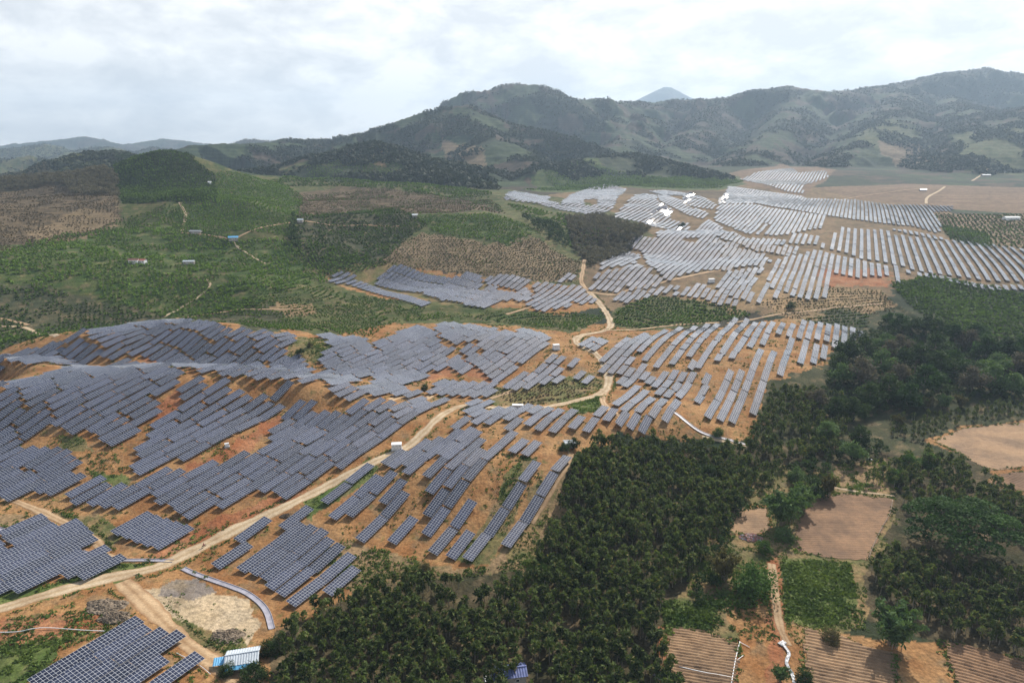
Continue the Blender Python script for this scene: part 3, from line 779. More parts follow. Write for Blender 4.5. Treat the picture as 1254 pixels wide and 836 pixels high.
def channel(pix, width, label, mat=MAT['wet_concrete']):
    """open concrete drain: floor strip with two raised kerbs"""
    c = resample(gpoly(pix), 0.8)
    t = np.gradient(c, axis=0); t /= np.linalg.norm(t, axis=1)[:, None] + 1e-9
    nrm = np.stack([-t[:, 1], t[:, 0]], 1)
    prof = [(-.5, -.05), (-.5, .30), (-.42, .30), (-.40, .13), (0, .11), (.40, .13), (.42, .30), (.5, .30), (.5, -.05)]
    o_ = np.array([p[0] for p in prof]); z_ = np.array([p[1] for p in prof]); K = len(prof)
    P = c[:, None] + nrm[:, None] * o_[None, :, None] * width
    zc = hgt(c[:, 0], c[:, 1])
    zz = np.maximum(hgt(P[..., 0], P[..., 1]) , zc[:, None]) + z_[None]
    V = np.concatenate([P, zz[..., None]], -1).reshape(-1, 3)
    i = np.arange(len(c) * K).reshape(-1, K)
    F = np.stack([i[:-1, :-1], i[:-1, 1:], i[1:, 1:], i[1:, :-1]], -1).reshape(-1, 4)
    return tag(link('drain_channel', np_mesh('drain_channel', V, F, mat)), label, 'drain')
channel([(224, 696), (240, 703), (262, 711), (285, 719), (305, 728), (320, 740), (328, 752), (333, 770)], 1.9, 'broad grey concrete drain curving beside the pale dirt clearing')
channel([(100, 675), (125, 684), (150, 686), (185, 686), (212, 687)], 1.6, 'straight grey concrete drain below the steep table at the road bend')
channel([(826, 505), (845, 520), (865, 532), (890, 538), (915, 545)], 1.8, 'pale concrete drain curving under the tilted right rows above the plantation')
channel([(-30, 640), (0, 648), (12, 655)], 1.8, 'short grey concrete drain at the left edge of the photo')

# ------------------------------------------------------------------ ploughed fields with real furrows
def furrow_mat(name, ridge, trough):
    m, nt, b = new_mat(name)
    n = noise_node(nt, 0.5, 6, 0.65); n2 = noise_node(nt, 3.0, 4, 0.6)
    c = ramp(nt, n.outputs['Fac'], [(0.3, trough), (0.7, ridge)])
    c = mix_col(nt, 'MULTIPLY', 1.0, c, ramp(nt, n2.outputs['Fac'], [(0.3, (0.8, 0.8, 0.8)), (0.7, (1.18, 1.18, 1.18))]))
    n3 = noise_node(nt, 0.07, 4, 0.6)
    c = mix_col(nt, 'MULTIPLY', 1.0, c, ramp(nt, n3.outputs['Fac'], [(0.36, (0.66, 0.66, 0.68)), (0.6, (1.12, 1.1, 1.06))]))
    nt.links.new(c, b.inputs['Base Color']); b.inputs['Roughness'].default_value = 0.95
    bp = nt.nodes.new('ShaderNodeBump'); bp.inputs['Strength'].default_value = 0.8; bp.inputs['Distance'].default_value = 0.15
    nt.links.new(n2.outputs['Fac'], bp.inputs['Height']); nt.links.new(bp.outputs[0], b.inputs['Normal'])
    return m
MAT['field_a'] = furrow_mat('field_a', (0.36, 0.235, 0.135), (0.27, 0.165, 0.09))
MAT['field_b'] = furrow_mat('field_b', (0.30, 0.175, 0.095), (0.20, 0.12, 0.068))

def field(pix, dirpix, pitch, depth, mat, step=0.3):
    """field sheet over the ground; furrows run along the line dirpix"""
    poly = gpoly(pix); d = gpoly(dirpix); u = d[1] - d[0]; u /= np.linalg.norm(u); n = np.array([-u[1], u[0]])
    FIELDEDGES.append(poly)
    a = poly @ u; b = poly @ n
    ga = np.arange(a.min(), a.max(), 0.8); gb = np.arange(b.min(), b.max(), step)
    A, B = np.meshgrid(ga, gb)
    X = A * u[0] + B * n[0]; Y = A * u[1] + B * n[1]
    wob = (fbm(X / 8.0, Y / 8.0, 2, 201) - 0.5) * 0.7
    prof = depth * (0.5 + 0.5 * np.cos(2 * np.pi * (B + wob) / pitch)) ** 1.2 * (0.6 + 0.8 * fbm(X / 1.7, Y / 1.7, 2, 207))
    Zz = hgt(X, Y) + 0.08 + prof
    i = np.arange(X.size).reshape(X.shape)
    F = np.stack([i[:-1, :-1], i[:-1, 1:], i[1:, 1:], i[1:, :-1]], -1).reshape(-1, 4)
    cx = (X[:-1, :-1] + X[1:, 1:]) / 2; cyy = (Y[:-1, :-1] + Y[1:, 1:]) / 2
    jx = (fbm(cx / 2.0, cyy / 2.0, 2, 211) - .5) * 1.6; jy = (fbm(cx / 2.0, cyy / 2.0, 2, 212) - .5) * 1.6
    F = F[in_poly(cx + jx, cyy + jy, poly).ravel()]
    used = np.unique(F); rm = np.full(X.size, -1); rm[used] = np.arange(len(used))
    V = np.stack([X, Y, Zz], -1).reshape(-1, 3)[used]
    return tag(link('field', np_mesh('field', V, rm[F], mat, None, True)), kind='structure')

field([(818, 768), (860, 772), (905, 788), (898, 860), (815, 860)], [(820, 800), (895, 812)], 1.25, 0.40, MAT['field_a'])
field([(985, 768), (1020, 775), (1070, 795), (1095, 800), (1100, 860), (990, 860)], [(990, 800), (1095, 822)], 1.45, 0.40, MAT['field_a'])
field([(1155, 785), (1254, 808), (1400, 830), (1400, 900), (1180, 860)], [(1160, 800), (1254, 828)], 1.5, 0.40, MAT['field_b'])
field([(988, 607), (1040, 604), (1092, 610), (1096, 622), (1080, 650), (1062, 686), (1010, 682), (975, 676), (978, 640)], [(985, 640), (1085, 640)], 1.3, 0.10, MAT['field_b'])
field([(1145, 540), (1180, 524), (1254, 517), (1420, 528), (1420, 590), (1254, 571), (1215, 576)], [(1150, 545), (1254, 560)], 1.6, 0.10, MAT['field_a'])
field([(1216, 582), (1254, 577), (1420, 596), (1420, 640), (1254, 602), (1212, 592)], [(1215, 585), (1254, 596)], 1.6, 0.22, MAT['field_b'])
field([(893, 624), (938, 620), (944, 648), (920, 656), (893, 653)], [(893, 640), (940, 640)], 1.4, 0.07, MAT['field_a'])

# ------------------------------------------------------------------ solar tables
ROW_AZ = math.radians(26.0)                                # rows run along this bearing, faces tilt to its right
U = np.array([math.sin(ROW_AZ), math.cos(ROW_AZ)]); SD = np.array([math.cos(ROW_AZ), -math.sin(ROW_AZ)])
TL, TW = 15.0, 4.05                                         # table length and slope width, 7 x 4 modules
TILT = math.radians(13.0)

def panel_mat():
    m, nt, b = new_mat('solar_glass')
    uv = nt.nodes.new('ShaderNodeUVMap'); sp = nt.nodes.new('ShaderNodeSeparateXYZ'); nt.links.new(uv.outputs[0], sp.inputs[0])
    def line(src, n, w):
        f = math_node(nt, 'FRACT', math_node(nt, 'MULTIPLY', src, n))
        d = math_node(nt, 'ABSOLUTE', math_node(nt, 'SUBTRACT', f, 0.5))
        return math_node(nt, 'GREATER_THAN', d, 0.5 - w)
    frame = math_node(nt, 'MAXIMUM', line(sp.outputs['X'], 14, 0.034), line(sp.outputs['Y'], 4, 0.040))
    oi = nt.nodes.new('ShaderNodeObjectInfo'); at = nt.nodes.new('ShaderNodeAttribute'); at.attribute_name = 'tint'
    r = math_node(nt, 'FRACT', math_node(nt, 'ADD', oi.outputs['Random'], at.outputs['Fac']))
    cell = ramp(nt, r, [(0.0, (0.008, 0.012, 0.032)), (1.0, (0.030, 0.038, 0.078))])
    # single modules differ a little
    cx = math_node(nt, 'FLOOR', math_node(nt, 'MULTIPLY', sp.outputs['X'], 14)); cyy = math_node(nt, 'FLOOR', math_node(nt, 'MULTIPLY', sp.outputs['Y'], 4))
    cb = nt.nodes.new('ShaderNodeCombineXYZ'); nt.links.new(cx, cb.inputs[0]); nt.links.new(cyy, cb.inputs[1]); nt.links.new(r, cb.inputs[2])
    wn = nt.nodes.new('ShaderNodeTexWhiteNoise'); nt.links.new(cb.outputs[0], wn.inputs['Vector'])
    cell = mix_col(nt, 'MULTIPLY', 1.0, cell, ramp(nt, wn.outputs['Value'], [(0.0, (0.75, 0.75, 0.78)), (1.0, (1.3, 1.3, 1.25))]))
    nt.links.new(mix_col(nt, 'MIX', frame, cell, (0.56, 0.58, 0.62)), b.inputs['Base Color'])
    nt.links.new(math_node(nt, 'ADD', 0.14, math_node(nt, 'MULTIPLY', r, 0.07)), b.inputs['Roughness'])
    b.inputs['IOR'].default_value = 1.5; b.inputs['Specular IOR Level'].default_value = 0.58
    return m
MAT['solar_glass'] = panel_mat()
MAT['panel_back'] = plain_mat('panel_back', (0.30, 0.31, 0.33), 0.6, 0, 0.1, 0.5)

def panel_mesh(L, Wd_, name):
    h = 0.045
    a, b = L / 2, Wd_ / 2
    v = [(-a, -b, h), (a, -b, h), (a, b, h), (-a, b, h), (-a, -b, 0), (a, -b, 0), (a, b, 0), (-a, b, 0)]
    f = [(0, 1, 2, 3), (4, 7, 6, 5), (0, 4, 5, 1), (1, 5, 6, 2), (2, 6, 7, 3), (3, 7, 4, 0)]
    uv = [(0, 0), (1, 0), (1, 1), (0, 1)] + [(0.04, 0.1)] * 20
    me = np_mesh(name, v, f, None, None, False, uv)
    me.materials.append(MAT['solar_glass']); me.materials.append(MAT['panel_back']); me.materials.append(MAT['grey_metal'])
    me.polygons.foreach_set('material_index', [0, 1, 2, 2, 2, 2])
    return me
PANEL_ME = panel_mesh(TL, TW, 'solar_panel_array')
def rail_mesh():
    m = MB()
    for y in (-1.55, -0.5, 0.5, 1.55): m.box((0, y, -0.06), (TL * 0.985, 0.07, 0.10))
    for k in range(5): m.box((-TL / 2 + 1.2 + k * (TL - 2.4) / 4, 0, -0.16), (0.09, TW * 0.9, 0.10))
    return m.mesh('support_rail', MAT['grey_metal'])
RAIL_ME = rail_mesh()
def post_mesh():
    m = MB(); m.box((0, 0, -1.95), (0.16, 0.16, 3.6)); m.box((0, 0, -0.19), (0.3, 0.3, 0.05)); return m.mesh('post', MAT['grey_metal'])
POST_ME = post_mesh()
def zf(ox, oy, s): return lambda pts: zoomed(ox, oy, s, pts)
A1 = zf(480, 380, 4.478); A2 = zf(700, 370, 3.3); A3 = zf(390, 300, 3.215); A4 = zf(700, 260, 3.8); A5 = zf(880, 190, 3.353)
A6 = zf(600, 190, 3.8); A7 = zf(440, 500, 4.18); A8 = zf(230, 560, 4.264); A9 = zf(0, 500, 4.18); A10 = zf(0, 640, 4.264)
A11 = zf(200, 440, 4.18); A12 = zf(240, 370, 4.4); A13 = zf(0, 380, 4.478)

# blocks: (where, pitch, phase, polygons, holes)
H_GREEN = A9([(180, 180), (270, 105), (370, 95), (480, 150), (600, 190), (690, 225), (705, 310), (640, 362), (560, 405), (450, 345), (330, 303), (385, 230), (300, 195)])
H_RED = A13([(850, 530), (955, 430), (1015, 418), (995, 485), (930, 565), (865, 580)])
H_CUT = [(350, 500), (332, 508), (279, 546), (226, 568), (226, 580), (290, 562), (350, 518)]
H_KNOLL = [(349, 436), (367, 413), (396, 415), (408, 427), (388, 443), (399, 455), (385, 461), (376, 441)]
BLOCKS = [
    ('on the dark left face of the first hump', 5.3, 0.3, [[(-60, 505), (0, 482), (70, 466), (130, 450), (205, 452), (222, 470), (195, 500), (200, 514), (167, 552), (170, 575), (150, 590), (200, 612), (215, 634), (240, 647), (190, 630), (170, 622), (110, 626), (60, 611), (0, 605), (-60, 600)]], [H_GREEN, H_RED]),
    ('on the crest of the first hump', 5.3, 0.3, [[(-60, 490), (0, 474), (70, 457), (130, 444), (220, 447), (300, 452), (395, 474), (330, 462), (220, 453), (130, 449), (70, 464), (0, 480), (-60, 502)]], []),
    ('on the flowing rows right of the first hump', 5.35, 0.0, [[(205, 452), (300, 456), (400, 478), (405, 487), (350, 498), (300, 548), (240, 572), (165, 590), (170, 572), (167, 552), (200, 514), (228, 474)]], [H_GREEN, H_RED, H_CUT]),
    ('on the slope above the pale road', 5.3, 0.6, [[(160, 588), (240, 574), (300, 552), (352, 500), (405, 487), (400, 478), (430, 490), (480, 484), (550, 488), (542, 497), (478, 535), (449, 557), (413, 576), (353, 608), (318, 605), (279, 620), (240, 646), (215, 632), (200, 612)]], [H_CUT, [(393, 502), (415, 490), (425, 496), (408, 507)], [(483, 487), (499, 470), (525, 465), (530, 488)], A11([(475, 420), (510, 405), (545, 425), (510, 440)])]),
    ('on the face of the second hump', 5.35, 0.4, [[(-60, 452), (0, 438), (45, 428), (90, 414), (150, 401), (190, 394), (230, 396), (280, 404), (340, 412), (362, 411), (349, 436), (376, 442), (385, 461), (365, 468), (340, 470), (300, 466), (270, 460), (221, 451), (201, 442), (176, 432), (165, 437), (120, 440), (60, 447), (0, 457), (-60, 475)]], [A13([(430, 160), (480, 140), (470, 180), (440, 185)]), A13([(500, 175), (560, 145), (600, 150), (540, 195)]), A12([(330, 350), (390, 330), (400, 350), (360, 370)])]),
    ('on the middle apron below the knoll', 5.35, 0.4, [[(385, 407), (410, 413), (440, 415), (455, 424), (480, 411), (513, 398), (534, 409), (531, 419), (545, 425), (560, 434), (578, 449), (567, 463), (547, 452), (525, 458), (507, 470), (483, 480), (550, 487), (480, 484), (430, 490), (395, 474), (365, 468), (399, 454), (388, 443), (408, 427), (395, 415)]], [H_KNOLL, A12([(1010, 255), (950, 250), (975, 290)]), [(420, 479), (438, 465), (458, 463), (458, 472), (433, 481)], A12([(690, 440), (720, 430), (725, 450), (700, 455)])]),
    ('on the filled ground of the middle block', 5.3, 0.4, [[(534, 397), (570, 400), (623, 409), (640, 402), (671, 413), (664, 430), (634, 446), (623, 461), (609, 470), (589, 457), (567, 436), (554, 422), (540, 413)]], [A1([(600, 240), (650, 245), (620, 265)])]),
    ('in the corner block by the dirt fork', 5.0, 0.3, [[(44, 840), (150, 770), (172, 776), (216, 796), (196, 812), (190, 850), (44, 850)]], []),
    ('in the corner block by the dirt fork', 5.0, 2.0, [[(196, 824), (222, 812), (236, 818), (200, 850)]], []),
    ('in the wide block by the lower left road', 4.75, 0.0, [[(-60, 690), (0, 660), (44, 634), (78, 646), (112, 660), (112, 668), (82, 682), (138, 681), (134, 697), (85, 713), (78, 711), (42, 722), (30, 717), (-60, 748)]], []),
    ('in the steep block above the road bend', 4.7, 1.2, [[(134, 661), (165, 632), (190, 630), (238, 648), (204, 679)]], []),
    ('on the green bank below the first hump', 6.4, 1.0, [A9([(330, 485), (390, 425), (470, 355), (570, 375), (545, 410), (430, 505)])], []),
    ('on the middle block below the orchard', 5.4, 0.3, [A1([(230, 85), (280, 65), (400, 88), (520, 102), (620, 125), (660, 140), (710, 100), (860, 148), (835, 215), (800, 250), (690, 298), (640, 275), (690, 320), (640, 365), (585, 408), (548, 400), (490, 345), (430, 290), (380, 240), (330, 190), (270, 140)])], [A1([(400, 165), (470, 185), (520, 210), (440, 195)]), A1([(600, 240), (650, 245), (620, 265)])]),
    ('in the single row above the red cutting', 5.2, 0.0, [A1([(205, 460), (262, 400), (430, 408), (578, 418), (535, 478), (400, 470), (300, 470)])], []),
    ('on the small fan of tables left of the bend', 5.6, 0.4, [A1([(615, 440), (680, 385), (880, 250), (950, 265), (930, 310), (950, 380), (910, 412), (780, 420), (690, 455)])], []),
    ('among the four loose tables in the bend', 7.0, 0.0, [A1([(975, 305), (1035, 270), (1060, 285), (1000, 320)]), A1([(985, 345), (1040, 310), (1065, 325), (1010, 355)])], []),
    ('among the four loose tables in the bend', 7.0, 3.0, [A1([(995, 380), (1050, 345), (1135, 395), (1085, 420)])], []),
    ('in the little group beside the upper bend', 5.4, 0.6, [A1([(1020, 200), (1065, 158), (1140, 155), (1190, 180), (1110, 238)])], []),
    ('in the low strip along the forest edge', 6.3, 0.2, [A1([(390, 560), (445, 505), (560, 512), (545, 545), (420, 572)]), A1([(325, 668), (380, 590), (470, 555), (640, 548), (740, 570), (690, 590), (640, 625), (570, 625), (430, 625), (365, 680)]), A1([(650, 650), (730, 570), (870, 585), (850, 610), (760, 660), (690, 655)]), A1([(690, 545), (770, 540), (880, 555), (1000, 575), (1150, 622), (1130, 640), (1040, 688), (900, 662), (810, 668), (760, 655), (860, 590), (740, 565)])], []),
    ('in the low strip along the forest edge', 5.4, 1.2, [zoomed(640, 500, 4.18, [(325, 35), (400, 0), (540, 50), (660, 85), (760, 110), (940, 165), (860, 150), (740, 125), (640, 110), (540, 92), (410, 72)])], []),
    ('in the packed part left of the tilted rows', 5.3, 0.1, [A2([(125, 285), (120, 235), (205, 165), (290, 130), (335, 160), (300, 225), (340, 250), (375, 290), (430, 280), (512, 300), (500, 325), (445, 330), (490, 340), (478, 388), (380, 395), (350, 385), (285, 378), (240, 345), (200, 340), (195, 300)])], []),
    ('in the short rows above the forest edge', 6.6, 0.3, [A2([(155, 402), (250, 350), (330, 390), (455, 412), (410, 498), (330, 490), (230, 455)])], []),
    ('in the dark slope below the brown terraces', 5.2, 0.4, [A3([(220, 150), (290, 80), (380, 100), (450, 122), (540, 135), (565, 115), (640, 122), (640, 155), (720, 168), (830, 180), (830, 222), (720, 218), (650, 250), (480, 220), (420, 192), (370, 190), (280, 175)])], []),
    ('in the dark slope below the brown terraces', 5.8, 1.4, [A3([(640, 150), (680, 125), (770, 125), (840, 148), (800, 182), (720, 166)])], []),
    ('in the fan beside the road on the saddle', 6.2, 0.4, [A3([(815, 240), (860, 190), (840, 155), (920, 155), (1030, 172), (1090, 225), (1040, 235), (985, 225), (985, 245), (880, 262)])], []),
    ('in the grey strip below the brown terraces', 6.0, 0.0, [A3([(40, 145), (75, 110), (120, 118), (250, 180), (450, 240), (420, 245), (300, 210), (150, 165)])], []),
    ('on the pair beside the saddle track', 6.0, 2.0, [A3([(935, 148), (980, 116), (1020, 120), (970, 152)])], []),
    # upper fields
    ('upper', 5.89, 0.0, [A4([(70, 355), (140, 272), (290, 248), (420, 245), (480, 270), (480, 328), (380, 350), (330, 360), (180, 372)])], []),
    ('upper', 6.16, 1.0, [A4([(120, 275), (210, 170), (330, 180), (330, 210), (290, 240), (210, 255), (170, 262)])], []),
    ('upper', 5.61, 0.5, [A4([(245, 155), (300, 115), (400, 125), (390, 95), (460, 85), (560, 90), (640, 40), (755, 95), (730, 130), (860, 155), (930, 230), (880, 260), (760, 275), (620, 270), (560, 285), (500, 300), (440, 325), (350, 240), (330, 185)])], [A4([(500, 125), (590, 120), (580, 145), (520, 140)]), A4([(280, 240), (350, 225), (340, 250), (290, 255)])]),
    ('upper', 5.43, 0.2, [A4([(670, 370), (720, 280), (850, 265), (890, 265), (860, 300), (830, 425), (790, 410), (720, 390)])], []),
    ('upper', 6.16, 0.7, [A4([(470, 388), (520, 365), (600, 338), (700, 390), (790, 430), (770, 440), (690, 430), (620, 405), (540, 390)])], []),
    ('upper', 6.07, 0.7, [A4([(190, 400), (220, 380), (350, 365), (500, 345), (490, 365), (400, 385), (320, 412), (240, 425), (205, 420)])], []),
    ('upper', 5.70, 0.0, [A5([(0, 215), (0, 180), (40, 130), (120, 140), (340, 170), (360, 180), (560, 185), (700, 205), (740, 205), (960, 210), (960, 232), (880, 235), (920, 310), (890, 320), (800, 295), (660, 280), (480, 255), (300, 225), (150, 200)])], []),
    ('upper', 6.07, 1.5, [A5([(-20, 270), (0, 205), (150, 205), (200, 218), (440, 250), (430, 300), (370, 310), (270, 330), (165, 330), (110, 325), (60, 300)])], []),
    ('upper', 7.73, 1.0, [A5([(450, 390), (490, 295), (530, 305), (620, 310), (690, 310), (700, 330), (800, 340), (880, 345), (1020, 360), (1254, 390), (1420, 400), (1420, 530), (1090, 520), (1000, 505), (840, 485), (700, 445), (590, 430), (520, 402)])], []),
    ('upper', 6.99, 1.0, [A5([(285, 362), (295, 325), (410, 335), (405, 372)])], []),
    ('upper', 5.89, 1.0, [A5([(-10, 300), (60, 320), (110, 345), (270, 350), (262, 385), (200, 372), (330, 378), (300, 420), (210, 400), (150, 395), (0, 340)])], []),
    ('upper', 6.44, 0.5, [A5([(170, 605), (190, 530), (220, 440), (400, 395), (500, 418), (640, 450), (780, 480), (770, 505), (690, 497), (640, 500), (560, 505), (480, 490), (462, 585), (380, 597), (300, 580), (250, 550), (205, 590)])], [A5([(190, 590), (205, 540), (250, 560), (240, 600)])]),
    ('upper', 6.81, 0.5, [A5([(705, 530), (715, 460), (740, 460), (735, 530)])], []),
    ('upper', 6.16, 0.0, [A5([(790, 490), (860, 492), (1000, 520), (1100, 543), (1420, 540), (1420, 552), (1100, 554), (990, 532)]), A5([(700, 305), (760, 310), (930, 345), (920, 352), (760, 322)])], []),
    ('upper', 7.18, 0.0, [A5([(90, 100), (150, 75), (300, 55), (325, 75), (440, 65), (450, 90), (400, 110), (345, 125), (350, 160), (280, 150), (200, 125), (130, 110)])], []),
    ('upper', 7.18, 0.3, [A6([(65, 210), (110, 170), (180, 180), (280, 198), (260, 215), (330, 235), (340, 215), (380, 185), (460, 155), (530, 138), (635, 160), (570, 250), (520, 275), (470, 280), (380, 265), (300, 250), (210, 225), (150, 220)])], [A6([(430, 210), (500, 205), (500, 235), (440, 240)])]),
    ('upper', 7.18, 0.9, [A6([(570, 290), (640, 220), (720, 180), (770, 190), (830, 230), (850, 260), (830, 300), (930, 320), (920, 350), (800, 345), (700, 315), (620, 300)])], []),
    ('upper', 6.62, 0.9, [A6([(770, 185), (850, 200), (960, 250), (1020, 280), (1000, 300), (920, 280), (840, 240), (790, 215)])], []),
    ('upper', 6.99, 0.1, [A6([(890, 220), (920, 180), (1000, 205), (1060, 240), (1030, 252), (940, 240)])], []),
    ('upper', 7.54, 0.1, [A6([(740, 170), (800, 165), (915, 180), (900, 192), (780, 182)])], []),
    # left cluster below
    ('in the slanted group beside the curving drain', 4.9, 0.5, [A8([(250, 590), (330, 500), (310, 480), (400, 420), (470, 370), (560, 358), (720, 410), (620, 500), (430, 642), (330, 600)])], []),
    ('in the grey block left of the long rows', 4.8, 0.6, [A7([(95, 315), (190, 235), (350, 180), (480, 140), (600, 125), (630, 130), (560, 185), (400, 245), (280, 338), (200, 305)])], []),
    ('among the dark navy tables by the pale road', 4.9, 0.2, [A7([(0, 665), (65, 520), (160, 520), (80, 480), (180, 360), (268, 392), (160, 545), (70, 685)])], []),
]
# single rows: (where, near end px, far end px) of the row's centre line
def rows(fn, lst): return [(w, fn([a])[0], fn([b])[0]) for w, a, b in lst]
PAR = 'in the long parallel rows beside the plantation'
DRN = 'in the slanted group beside the curving drain'
NVY = 'among the dark navy tables by the pale road'
RGT = 'on the tilted right rows above the plantation'
ROWS = (rows(A7, [(PAR, (757, 730), (1055, 255)), (PAR, (572, 788), (890, 285)), (PAR, (462, 772), (570, 645)), (PAR, (378, 740), (575, 495)), (PAR, (352, 660), (770, 130)),
                  (PAR, (368, 538), (622, 240)), (PAR, (368, 440), (620, 175)), (PAR, (372, 348), (585, 140)), (PAR, (790, 262), (838, 152)), (PAR, (850, 272), (905, 165)), (PAR, (168, 705), (275, 560))])
        + rows(A8, [(NVY, (722, 258), (945, 45)), (NVY, (770, 365), (985, 85)), (NVY, (850, 350), (1062, 70)),
                    (DRN, (128, 570), (285, 460)), (DRN, (295, 452), (430, 350)), (DRN, (520, 375), (610, 285)), (DRN, (435, 690), (735, 445)), (DRN, (490, 730), (790, 472)), (DRN, (545, 788), (845, 515)), (DRN, (725, 730), (875, 585))])
        + rows(A2, [(RGT, (555, 483), (630, 280)), (RGT, (608, 488), (672, 282)), (RGT, (660, 505), (748, 195)), (RGT, (740, 475), (805, 200)), (RGT, (848, 295), (880, 155)), (RGT, (925, 250), (942, 165)),
                    (RGT, (975, 255), (985, 175)), (RGT, (1015, 230), (1018, 185)), (RGT, (545, 280), (630, 65)), (RGT, (608, 248), (690, 70)), (RGT, (668, 238), (725, 85)), (RGT, (728, 188), (765, 85)),
                    (RGT, (780, 185), (800, 82)), (RGT, (835, 142), (850, 85)), (RGT, (880, 148), (888, 90)), (RGT, (918, 148), (935, 82)), (RGT, (952, 158), (968, 80)), (RGT, (990, 162), (1002, 85)), (RGT, (1025, 168), (1038, 92)),
                    (RGT, (1058, 188), (1072, 95)), (RGT, (1095, 178), (1102, 102)), (RGT, (1132, 158), (1135, 108)), (RGT, (1170, 160), (1166, 118)), (RGT, (495, 235), (570, 90)), (RGT, (440, 268), (520, 90)),
                    (RGT, (375, 285), (470, 95)), (RGT, (330, 250), (410, 100)), (RGT, (290, 215), (365, 115)), (RGT, (515, 410), (530, 350)), (RGT, (535, 342), (545, 295)), (RGT, (478, 282), (495, 240))])
        + [('upper', *A5([a])[0:1], *A5([b])[0:1]) for a, b in (((178, 610), (186, 530)), ((235, 592), (235, 560)), ((174, 330), (178, 285)), ((425, 385), (428, 365)))])

FARTHEST = {}
def fit_tables():
    """-> list of dicts, one per table"""
    out = []
    def add_row(where, b, a0, a1, rowid):
        L = a1 - a0
        n = int(L / (TL + 0.25) + 0.66)
        if n < 1:
            if L < TL * 0.45: return
            n = 1
        step = L / n if TL + .1 <= L / n < TL + 2.2 else TL + 0.2
        s0 = a0 + (L - n * step) / 2
        for k in range(n):
            c = (s0 + (k + 0.5) * step) * U + b * SD
            out.append(dict(where=where, row=rowid, k=k, n=n, xy=c))
    rid = 0
    for where, pitch, phase, polys, holes in BLOCKS:
        hw = [gpoly(h) for h in holes]
        for poly in polys:
            w = gpoly(poly)
            pa, pb = w @ U, w @ SD
            for b in np.arange(math.floor(pb.min() / pitch) * pitch + phase, pb.max(), pitch):
                xs = []
                n = len(w)
                for i in range(n):
                    b1, b2 = pb[i], pb[(i + 1) % n]
                    if (b1 > b) != (b2 > b):
                        xs.append(pa[i] + (b - b1) / (b2 - b1) * (pa[(i + 1) % n] - pa[i]))
                xs.sort()
                spans = [(xs[i], xs[i + 1]) for i in range(0, len(xs) - 1, 2)]
                for h in hw:
                    ha, hb = h @ U, h @ SD; m = len(h); hx = []
                    for i in range(m):
                        b1, b2 = hb[i], hb[(i + 1) % m]
                        if (b1 > b) != (b2 > b): hx.append(ha[i] + (b - b1) / (b2 - b1) * (ha[(i + 1) % m] - ha[i]))
                    if len(hx) >= 2:
                        h0, h1 = min(hx), max(hx); ns = []
                        for s0, s1 in spans:
                            if h1 <= s0 or h0 >= s1: ns.append((s0, s1)); continue
                            if h0 > s0: ns.append((s0, h0))
                            if h1 < s1: ns.append((h1, s1))
                        spans = ns
                for s0, s1 in spans:
                    add_row(where, b, s0, s1, rid); rid += 1
    rr = []
    for where, p0, p1 in ROWS:
        w = gpoly([p0, p1]); aa = sorted(w @ U); mid = 0.5 * (w[0] + w[1])
        n = max(1, round((aa[1] - aa[0]) / (TL + .25)))
        rr.append([where, float(mid @ SD), float(mid @ U), n])
    for _ in range(60):                                   # rows side by side keep a clear lane
        for i in range(len(rr)):
            for j in range(i):
                p, q = rr[i], rr[j]
                if abs(p[2] - q[2]) > (p[3] + q[3]) * (TL + .25) / 2 - 1.0: continue
                gap = p[1] - q[1]; need = 4.75
                if abs(gap) < need:
                    sgn = 1 if gap >= 0 else -1
                    if abs(gap) < .7 and max(p[3], q[3]) > 1 and abs(p[2] - q[2]) > TL * .6:   # same line: slide along instead
                        mv = ((p[3] + q[3]) * (TL + .25) / 2 - abs(p[2] - q[2])) / 2; s2 = 1 if p[2] > q[2] else -1
                        p[2] += s2 * mv * .5; q[2] -= s2 * mv * .5
                    else:
                        p[1] += sgn * (need - abs(gap)) / 2; q[1] -= sgn * (need - abs(gap)) / 2
    for where, b, ctr, n in rr:
        for k in range(n):
            c = (ctr + (k + .5 - n / 2) * (TL + .25)) * U + b * SD
            out.append(dict(where=where, row=rid, k=k, n=n, xy=c))
        rid += 1
    # no two tables in one place
    keep = []; P = np.array([t['xy'] for t in out]); A = P @ U; B = P @ SD
    prio = np.array([0 if i >= 0 else 1 for i in range(len(out))])
    taken = np.zeros(len(out), bool)
    order = list(range(len(out) - 1, -1, -1))
    for i in order:
        clash = taken & (np.abs(A - A[i]) < TL - 0.9) & (np.abs(B - B[i]) < TW - 0.05)
        if not clash.any(): taken[i] = True
    return [t for i, t in enumerate(out) if taken[i]]

GLINTS = [A6([(745, 270), (800, 222), (850, 240), (840, 275), (770, 330), (740, 325)]), A6([(860, 350), (900, 290), (925, 300), (915, 350)]), A6([(895, 225), (935, 185), (955, 205), (945, 235)]),
          A6([(1045, 220), (1080, 155), (1110, 160), (1090, 225)]), A2([(405, 272), (425, 225), (455, 225), (435, 272)]), A2([(365, 262), (385, 225), (402, 230), (385, 262)])]

